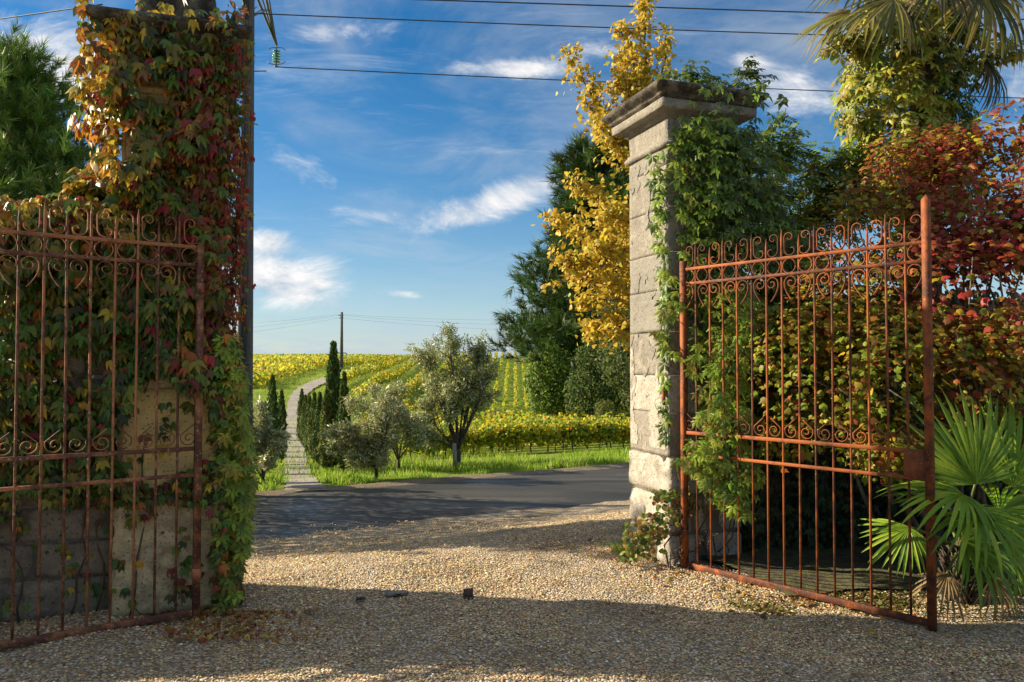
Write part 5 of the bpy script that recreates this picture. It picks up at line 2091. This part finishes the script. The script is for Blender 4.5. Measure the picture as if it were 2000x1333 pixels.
def insulator(label, top, wire_y):
    """string of glass discs with arcing horns, hanging from top"""
    root = thing('insulator', label, 'insulator', top, 'glass insulator strings of the near pole')
    top = np.asarray(top, float)
    g = Geo(); tube(g, [top, top + (0, 0, -.52)], .014, 6); g.obj('rod', M_STEEL, root)
    for i in range(5):
        z = -.13 - .062 * i
        g = Geo()
        tube(g, [top + (0, 0, z), top + (0, 0, z - .012), top + (0, 0, z - .034), top + (0, 0, z - .04)], [.022, .088, .095, .02], 12)
        g.obj('glass_disc', mg, root)
    for z, sg in ((-.06, -1), (-.46, 1)):
        for sd in (-1, 1):
            g = Geo(); tube(g, [top + (0, 0, z), top + (sd * .09, 0, z + .005 * sg), top + (sd * .16, 0, z + .02 * sg), top + (sd * .21, 0, z + .075 * sg)], .009, 5)
            g.obj('arcing_horn', M_STEEL, root)
    g = Geo(); tube(g, [top + (-.05, 0, -.52), top + (0, 0, -.50), top + (.05, 0, -.52)], [.012, .03, .012], 6); g.obj('clamp', M_STEEL, root)
    return top + np.array([0, 0, -.52])


def pole_near():
    D = 15.8
    b = pix(477, 900, D); b[2] = float(H(b[0], D)) - .1
    tz = 10.4
    root = thing('utility_pole', 'grey concrete power pole standing right behind the left pillar', 'utility pole', b)
    g = Geo()
    tt = np.linspace(0, 1, 10)
    hw = .128 - .045 * tt
    # H-section pole: two flanges and a web
    for sx in (-1, 1):
        V, F = [], []
        for t, h in zip(tt, hw):
            z = b[2] + (tz - b[2]) * t
            for (dx, dy) in ((h * .45, -h), (h, -h), (h, h), (h * .45, h)):
                V.append((b[0] + sx * dx, D + dy, z))
        g.add(V, grid_faces(10, 4, True) if sx < 0 else grid_faces(10, 4, True)[:, ::-1])
    V = []
    for t, h in zip(tt, hw):
        z = b[2] + (tz - b[2]) * t
        for (dx, dy) in ((-h * .5, -h * .55), (h * .5, -h * .55), (h * .5, h * .55), (-h * .5, h * .55)):
            V.append((b[0] + dx, D + dy, z))
    g.add(V, grid_faces(10, 4, True))
    g.obj('shaft', M_CONC, root)
    g = Geo()
    zb = pix(477, 712 - 2, D)[2]
    an = np.linspace(0, 2 * math.pi, 17)
    tube(g, np.stack([b[0] + .17 * np.cos(an), D + .17 * np.sin(an), np.full(17, zb)], 1), .012, 5, cap=False)
    g.obj('band', M_STEEL, root)
    # lattice cross-arm running away from the camera and towards it
    tipF = pix(540, 88, 18.3); tipN = pix(395, -190, 13.0)
    arm0 = np.array([b[0], D, 9.75])
    wires = []
    for tip in (tipF, tipN):
        g = Geo()
        up = np.array([b[0], D + (.1 if tip is tipF else -.1), 10.25]); dn = np.array([b[0], D, 8.55])
        for o in (-.16, .16):
            a = arm0 + np.array([o, 0, 0])
            tube(g, [a, tip], .030, 4); tube(g, [up + np.array([o, 0, 0]), tip], .018, 4)
            for f in (.3, .55, .78):
                tube(g, [a * (1 - f) + tip * f, (up + np.array([-o, 0, 0])) * (1 - f - .1) + tip * (f + .1)], .012, 4)
            tube(g, [dn, a * .45 + tip * .55], .016, 4)
        g.obj('cross_arm', M_STEEL, root)
    e1 = insulator('green glass insulator string hanging from the far tip of the pole arm', tipF, 0)
    t2 = pix(482, -22, 16.4)
    g = Geo(); tube(g, [arm0 + np.array([0, .3, .3]), t2], .022, 4); g.obj('bracket', M_STEEL, root)
    e2 = insulator('glass insulator string at the top edge beside the pole', t2, 0)
    e3 = tipN + np.array([0, 0, -.5])
    return e1, e2, e3


e1, e2, e3 = pole_near()


def wire(label, p, q, sag, r=.013):
    p, q = np.asarray(p, float), np.asarray(q, float)
    t = np.linspace(0, 1, 60)
    P = p[None] * (1 - t)[:, None] + q[None] * t[:, None]
    P[:, 2] -= sag * 4 * t * (1 - t)
    g = Geo(); tube(g, P, r, 5)
    return tag(g.obj('power_line', M_WIRE), label, 'wire', 'overhead wires of the near pole')


def ext(p, px, py, D, k):
    a = pix(px, py, D)
    return p + (a - p) * k


wire('lowest overhead wire leaving the green insulator to the right', e1, ext(e1, 1640, 170, 18.9, 2.6), .12)
wire('middle overhead wire crossing the sky to the right', e2, ext(e2, 1560, 57, 17.0, 2.6), .12)
w3 = pix(830, 0, 14.2)
wire('topmost overhead wire crossing the upper right sky', w3 + (w3 - pix(1560, 24, 14.6)) * .8, pix(1560, 24, 14.6) + (pix(1560, 24, 14.6) - w3) * 1.6, .0)
wire('upper overhead wire at the top left corner', pix(200, 9, 15.0), pix(-700, 136, 22.0), .0)
wire('lower overhead wire in the left sky above the pine', pix(520, 139, 18.2), pix(-700, 190, 30.0), -.1)


def pole_far():
    b = ground_at(667, 722, 40)
    k = b[1] / FPX
    root = thing('utility_pole', 'distant thin pole standing on the vineyard hill beside the track', 'utility pole', b)
    g = Geo(); tube(g, [b - np.array([0, 0, .2]), b + np.array([0, 0, 112 * k])], [.26, .16], 7); g.obj('shaft', M_CONC, root)
    for z, w in ((106, .5), (101, .4)):
        g = Geo(); tube(g, [b + np.array([-w, 0, z * k]), b + np.array([.2, 0, z * k])], .08, 5); g.obj('cross_arm', M_STEEL, root)
    for i, (y_, z) in enumerate(((640, 106), (652, 101), (628, 108))):
        a = b + np.array([-.3, 0, z * k])
        t = np.linspace(0, 1, 30)
        e = pix(380, y_ + 8, b[1] * 1.05)
        P = a[None] * (1 - t)[:, None] + e[None] * t[:, None]; P[:, 2] -= 1.2 * t * (1 - t)
        e = pix(1120, y_ - 4, b[1] * 1.05)
        Q = a[None] * (1 - t)[:, None] + e[None] * t[:, None]; Q[:, 2] -= 1.5 * t * (1 - t)
        g = Geo(); tube(g, P, .008, 4); tube(g, Q, .008, 4)
        tag(g.obj('far_wire', M_WIRE), '%s of the faint far wires strung from the distant pole' % ('middle', 'lowest', 'topmost')[i], 'wire', 'wires of the distant pole')
    # frame sign behind the pole
    c = ground_at(676, 712, 60)
    k = c[1] / FPX
    g = Geo()
    tube(g, [c, c + np.array([0, 0, 22 * k])], .09, 5); tube(g, [c + np.array([0, 0, 22 * k]), c + np.array([-24 * k, 0, 22 * k])], .09, 5); tube(g, [c + np.array([-24 * k, 0, 0]), c + np.array([-24 * k, 0, 22 * k])], .09, 5)
    tag(g.obj('goal_frame', M_STEEL), 'thin pale metal frame just behind the distant pole', 'frame')
    h = ground_at(758, 701, 60)
    k = h[1] / FPX
    root = thing('hut', 'tiny dark hut on the crest of the hill', 'hut', h)
    g = Geo(); box(g, h + np.array([0, 0, 3 * k]), (9 * k, 9 * k, 6 * k)); g.obj('wall', M_BARK, root)
    g = Geo(); box(g, h + np.array([0, 0, 6.6 * k]), (10.5 * k, 10.5 * k, 1.2 * k)); g.obj('roof', M_STEEL, root)


pole_far()

# ---------------------------------------------------------------- small things
st = ground_at(893, 914, 15) + np.array([-.02, -.30, 0])
st[2] = float(H(st[0], st[1]))
g = Geo()
box(g, st + np.array([-.02, 0, .30]), (.105, .075, .72), Matrix.Rotation(math.radians(-3), 3, 'Y'))
tag(g.obj('wooden_stake', M_POST), 'short pale wooden stake standing against the trunk of the large olive', 'stake')
wm = ground_at(1090, 838, 30)
g = Geo(); tube(g, [wm, wm + np.array([0, 0, .45])], .06, 6)
M_WHITE = steel_mat('white_paint', (.75, .75, .72), .6, 0)
tag(g.obj('marker_post', M_WHITE), 'small white marker post at the edge of the low vineyard', 'post')

M_IRON = rust_mat('dark_old_iron', (.075, .045, .032), (.03, .022, .018), (.14, .08, .05))
gs = ground_at(914, 1176)
root = thing('gate_stop', 'rusty iron gate stop sticking up from the gravel in the gateway', 'gate stop', gs)
g = Geo(); box(g, gs + np.array([0, .02, .028]), (.062, .030, .085), GB); g.obj('stop_block', M_IRON, root)
g = Geo(); box(g, gs + np.array([.012, -.028, .014]), (.075, .055, .026), GB); g.obj('base_plate', M_IRON, root)
for (px, py, sx, sy, sz, lb) in ((774, 1170, .17, .10, .035, 'flat pale stone lying in the gravel left of the gate stop'), (705, 1178, .09, .06, .02, 'small dark flat stone in the gravel left of the pale flat stone'),
                                 (795, 1082, .10, .07, .016, 'thin grey stone slab set in the far sunlit gravel')):
    p = ground_at(px, py)
    me = block_mesh(sx, sy, sz, .010, px, 3, 14, .03)
    me.materials.append(M_STONE_P if px != 705 else M_CAP)
    o = bpy.data.objects.new('flat_stone', me); COL.objects.link(o); o.location = (p[0], p[1], p[2] + sz * .4 + .02)
    tag(o, lb, 'stone')

# fallen leaves
lm = []
for c in ((.60, .40, .03), (.50, .28, .03), (.36, .12, .03)):
    g = Geo(); g.add(T_VINE[0] * np.array([1, 1, .6]), T_VINE[1], c); lm.append(g.mesh('fallen_leaf', M_GINK))
spots = [(752, 1092), (787, 1091), (835, 1058), (877, 1037), (1032, 1048), (798, 1206), (982, 1024), (1065, 1060), (913, 1102), (640, 1100), (1100, 1080), (1180, 1062), (560, 1090), (1240, 1120),
         (1290, 1150), (1420, 1160), (1500, 1180), (450, 1235), (470, 1250), (420, 1290), (330, 1250), (1320, 1130), (1700, 1250), (1790, 1255)]
for i, (px, py) in enumerate(spots):
    p = ground_at(px, py)
    o = bpy.data.objects.new('fallen_leaf', lm[0 if i < 12 else i % 3]); COL.objects.link(o)
    o.location = (p[0], p[1], p[2] + .05)
    o.rotation_euler = (random.uniform(-.3, .3), random.uniform(-.3, .3), random.uniform(0, 6.28))
    s = random.uniform(.035, .06); o.scale = (s, s, s)
    tag(o, 'small fallen autumn leaf lying on the gravel', 'leaf', 'fallen leaves on the gravel')

# moss, low weeds and dead leaves below the gate and shrubs
def weeds():
    n = 9000
    P = []
    px = 1440 + 600 * RNG.random(n); py = 1105 + 95 * RNG.random(n)
    for a, b_ in zip(px, py):
        P.append((a, b_))
    Q = np.array([ground_at(a, b_, 4.3, 7.6) for a, b_ in P[:900]])
    idx = RNG.integers(0, len(Q), n)
    P = Q[idx] + rnd3(n, .06) * np.array([1, 1, 0])
    P[:, 2] = H(P[:, 0], P[:, 1]) + .02
    g = Geo()
    scatter(g, T_VINE, P, ZV + rnd3(n, .5), rnd3(n) * np.array([1, 1, .2]), .016 + .022 * RNG.random(n) ** 2, pal([(.14, .15, .03), (.20, .13, .05), (.08, .10, .02), (.28, .20, .06)], choose([.4, .25, .25, .1], n)))
    tag(g.obj('ground_cover', M_GRASS), 'moss, weeds and dead leaves under the right gate and shrubs', 'ground cover', None, 'stuff')
    # soil bed sheet
    uu, ww = np.meshgrid(np.linspace(3.5, 9.5, 60), np.linspace(-1.15, .3, 16), indexing='ij')
    ww = ww - .18 * (uu - 4.4) * (ww < 0) + .06 * np.sin(uu * 5) * (ww < -.9)
    p = G0 + U * uu[..., None] + W * ww[..., None]
    p[..., 2] = H(p[..., 0], p[..., 1]) + .034 + soft(p[..., 0], p[..., 1]) + .03 * S01((ww + 1.2) / .5)
    ms, nt, b = mat_new('dark_soil')
    n1 = nz(nt, wpos(nt), 9.0, 6.0, .7)
    c = mixc(nt, n1.smooth(.4, .6), (.055, .042, .028), (.10, .10, .03))
    setin(nt, b, Base_Color=c, Roughness=.95); bump(nt, b, n1, 1.0, .03)
    g = Geo(); g.add(p.reshape(-1, 3), grid_faces(60, 16)[:, ::-1])
    g.obj('soil_bed', ms, smooth=True, kind='structure')
    # grass tufts at pillar foot
    n = 260
    Pg = np.array([ground_at(random.gauss(1225, 16), random.uniform(1068, 1092)) for _ in range(40)])[RNG.integers(0, 40, n)] + rnd3(n, .02) * np.array([1, 1, 0])
    grass('grass_tuft', 'small grass tuft at the left foot of the right pillar', Pg, .05 + .07 * RNG.random(n), [(.14, .24, .03), (.26, .27, .05)], (.6, .4))


weeds()


def leaf_litter():
    """dry leaves blown against the pillars and gates"""
    n = 1000
    px = np.concatenate([RNG.normal(450, 75, n // 2), RNG.normal(1420, 190, n - n // 2)])
    py = np.concatenate([1205 + 60 * RNG.random(n // 2) ** 2, np.zeros(n - n // 2)])
    m = py == 0
    py[m] = 1108 + (px[m] - 1300) * .22 + RNG.normal(8, 14, m.sum())
    P = np.array([ground_at(a, b_, 3.8, 9) for a, b_ in zip(px, py)])
    P[:, 2] += .035
    g = Geo()
    scatter(g, T_IVY2, P, ZV + rnd3(n, .45), rnd3(n) * np.array([1, 1, .2]), .018 + .030 * RNG.random(n) ** 2, pal([(.40, .22, .06), (.26, .12, .05), (.52, .36, .06), (.30, .05, .03)], choose([.35, .35, .2, .1], n)))
    tag(g.obj('leaf_litter', M_IVY), 'scattered dry leaves on the gravel at the feet of pillars and gates', 'leaf litter', None, 'stuff')


leaf_litter()
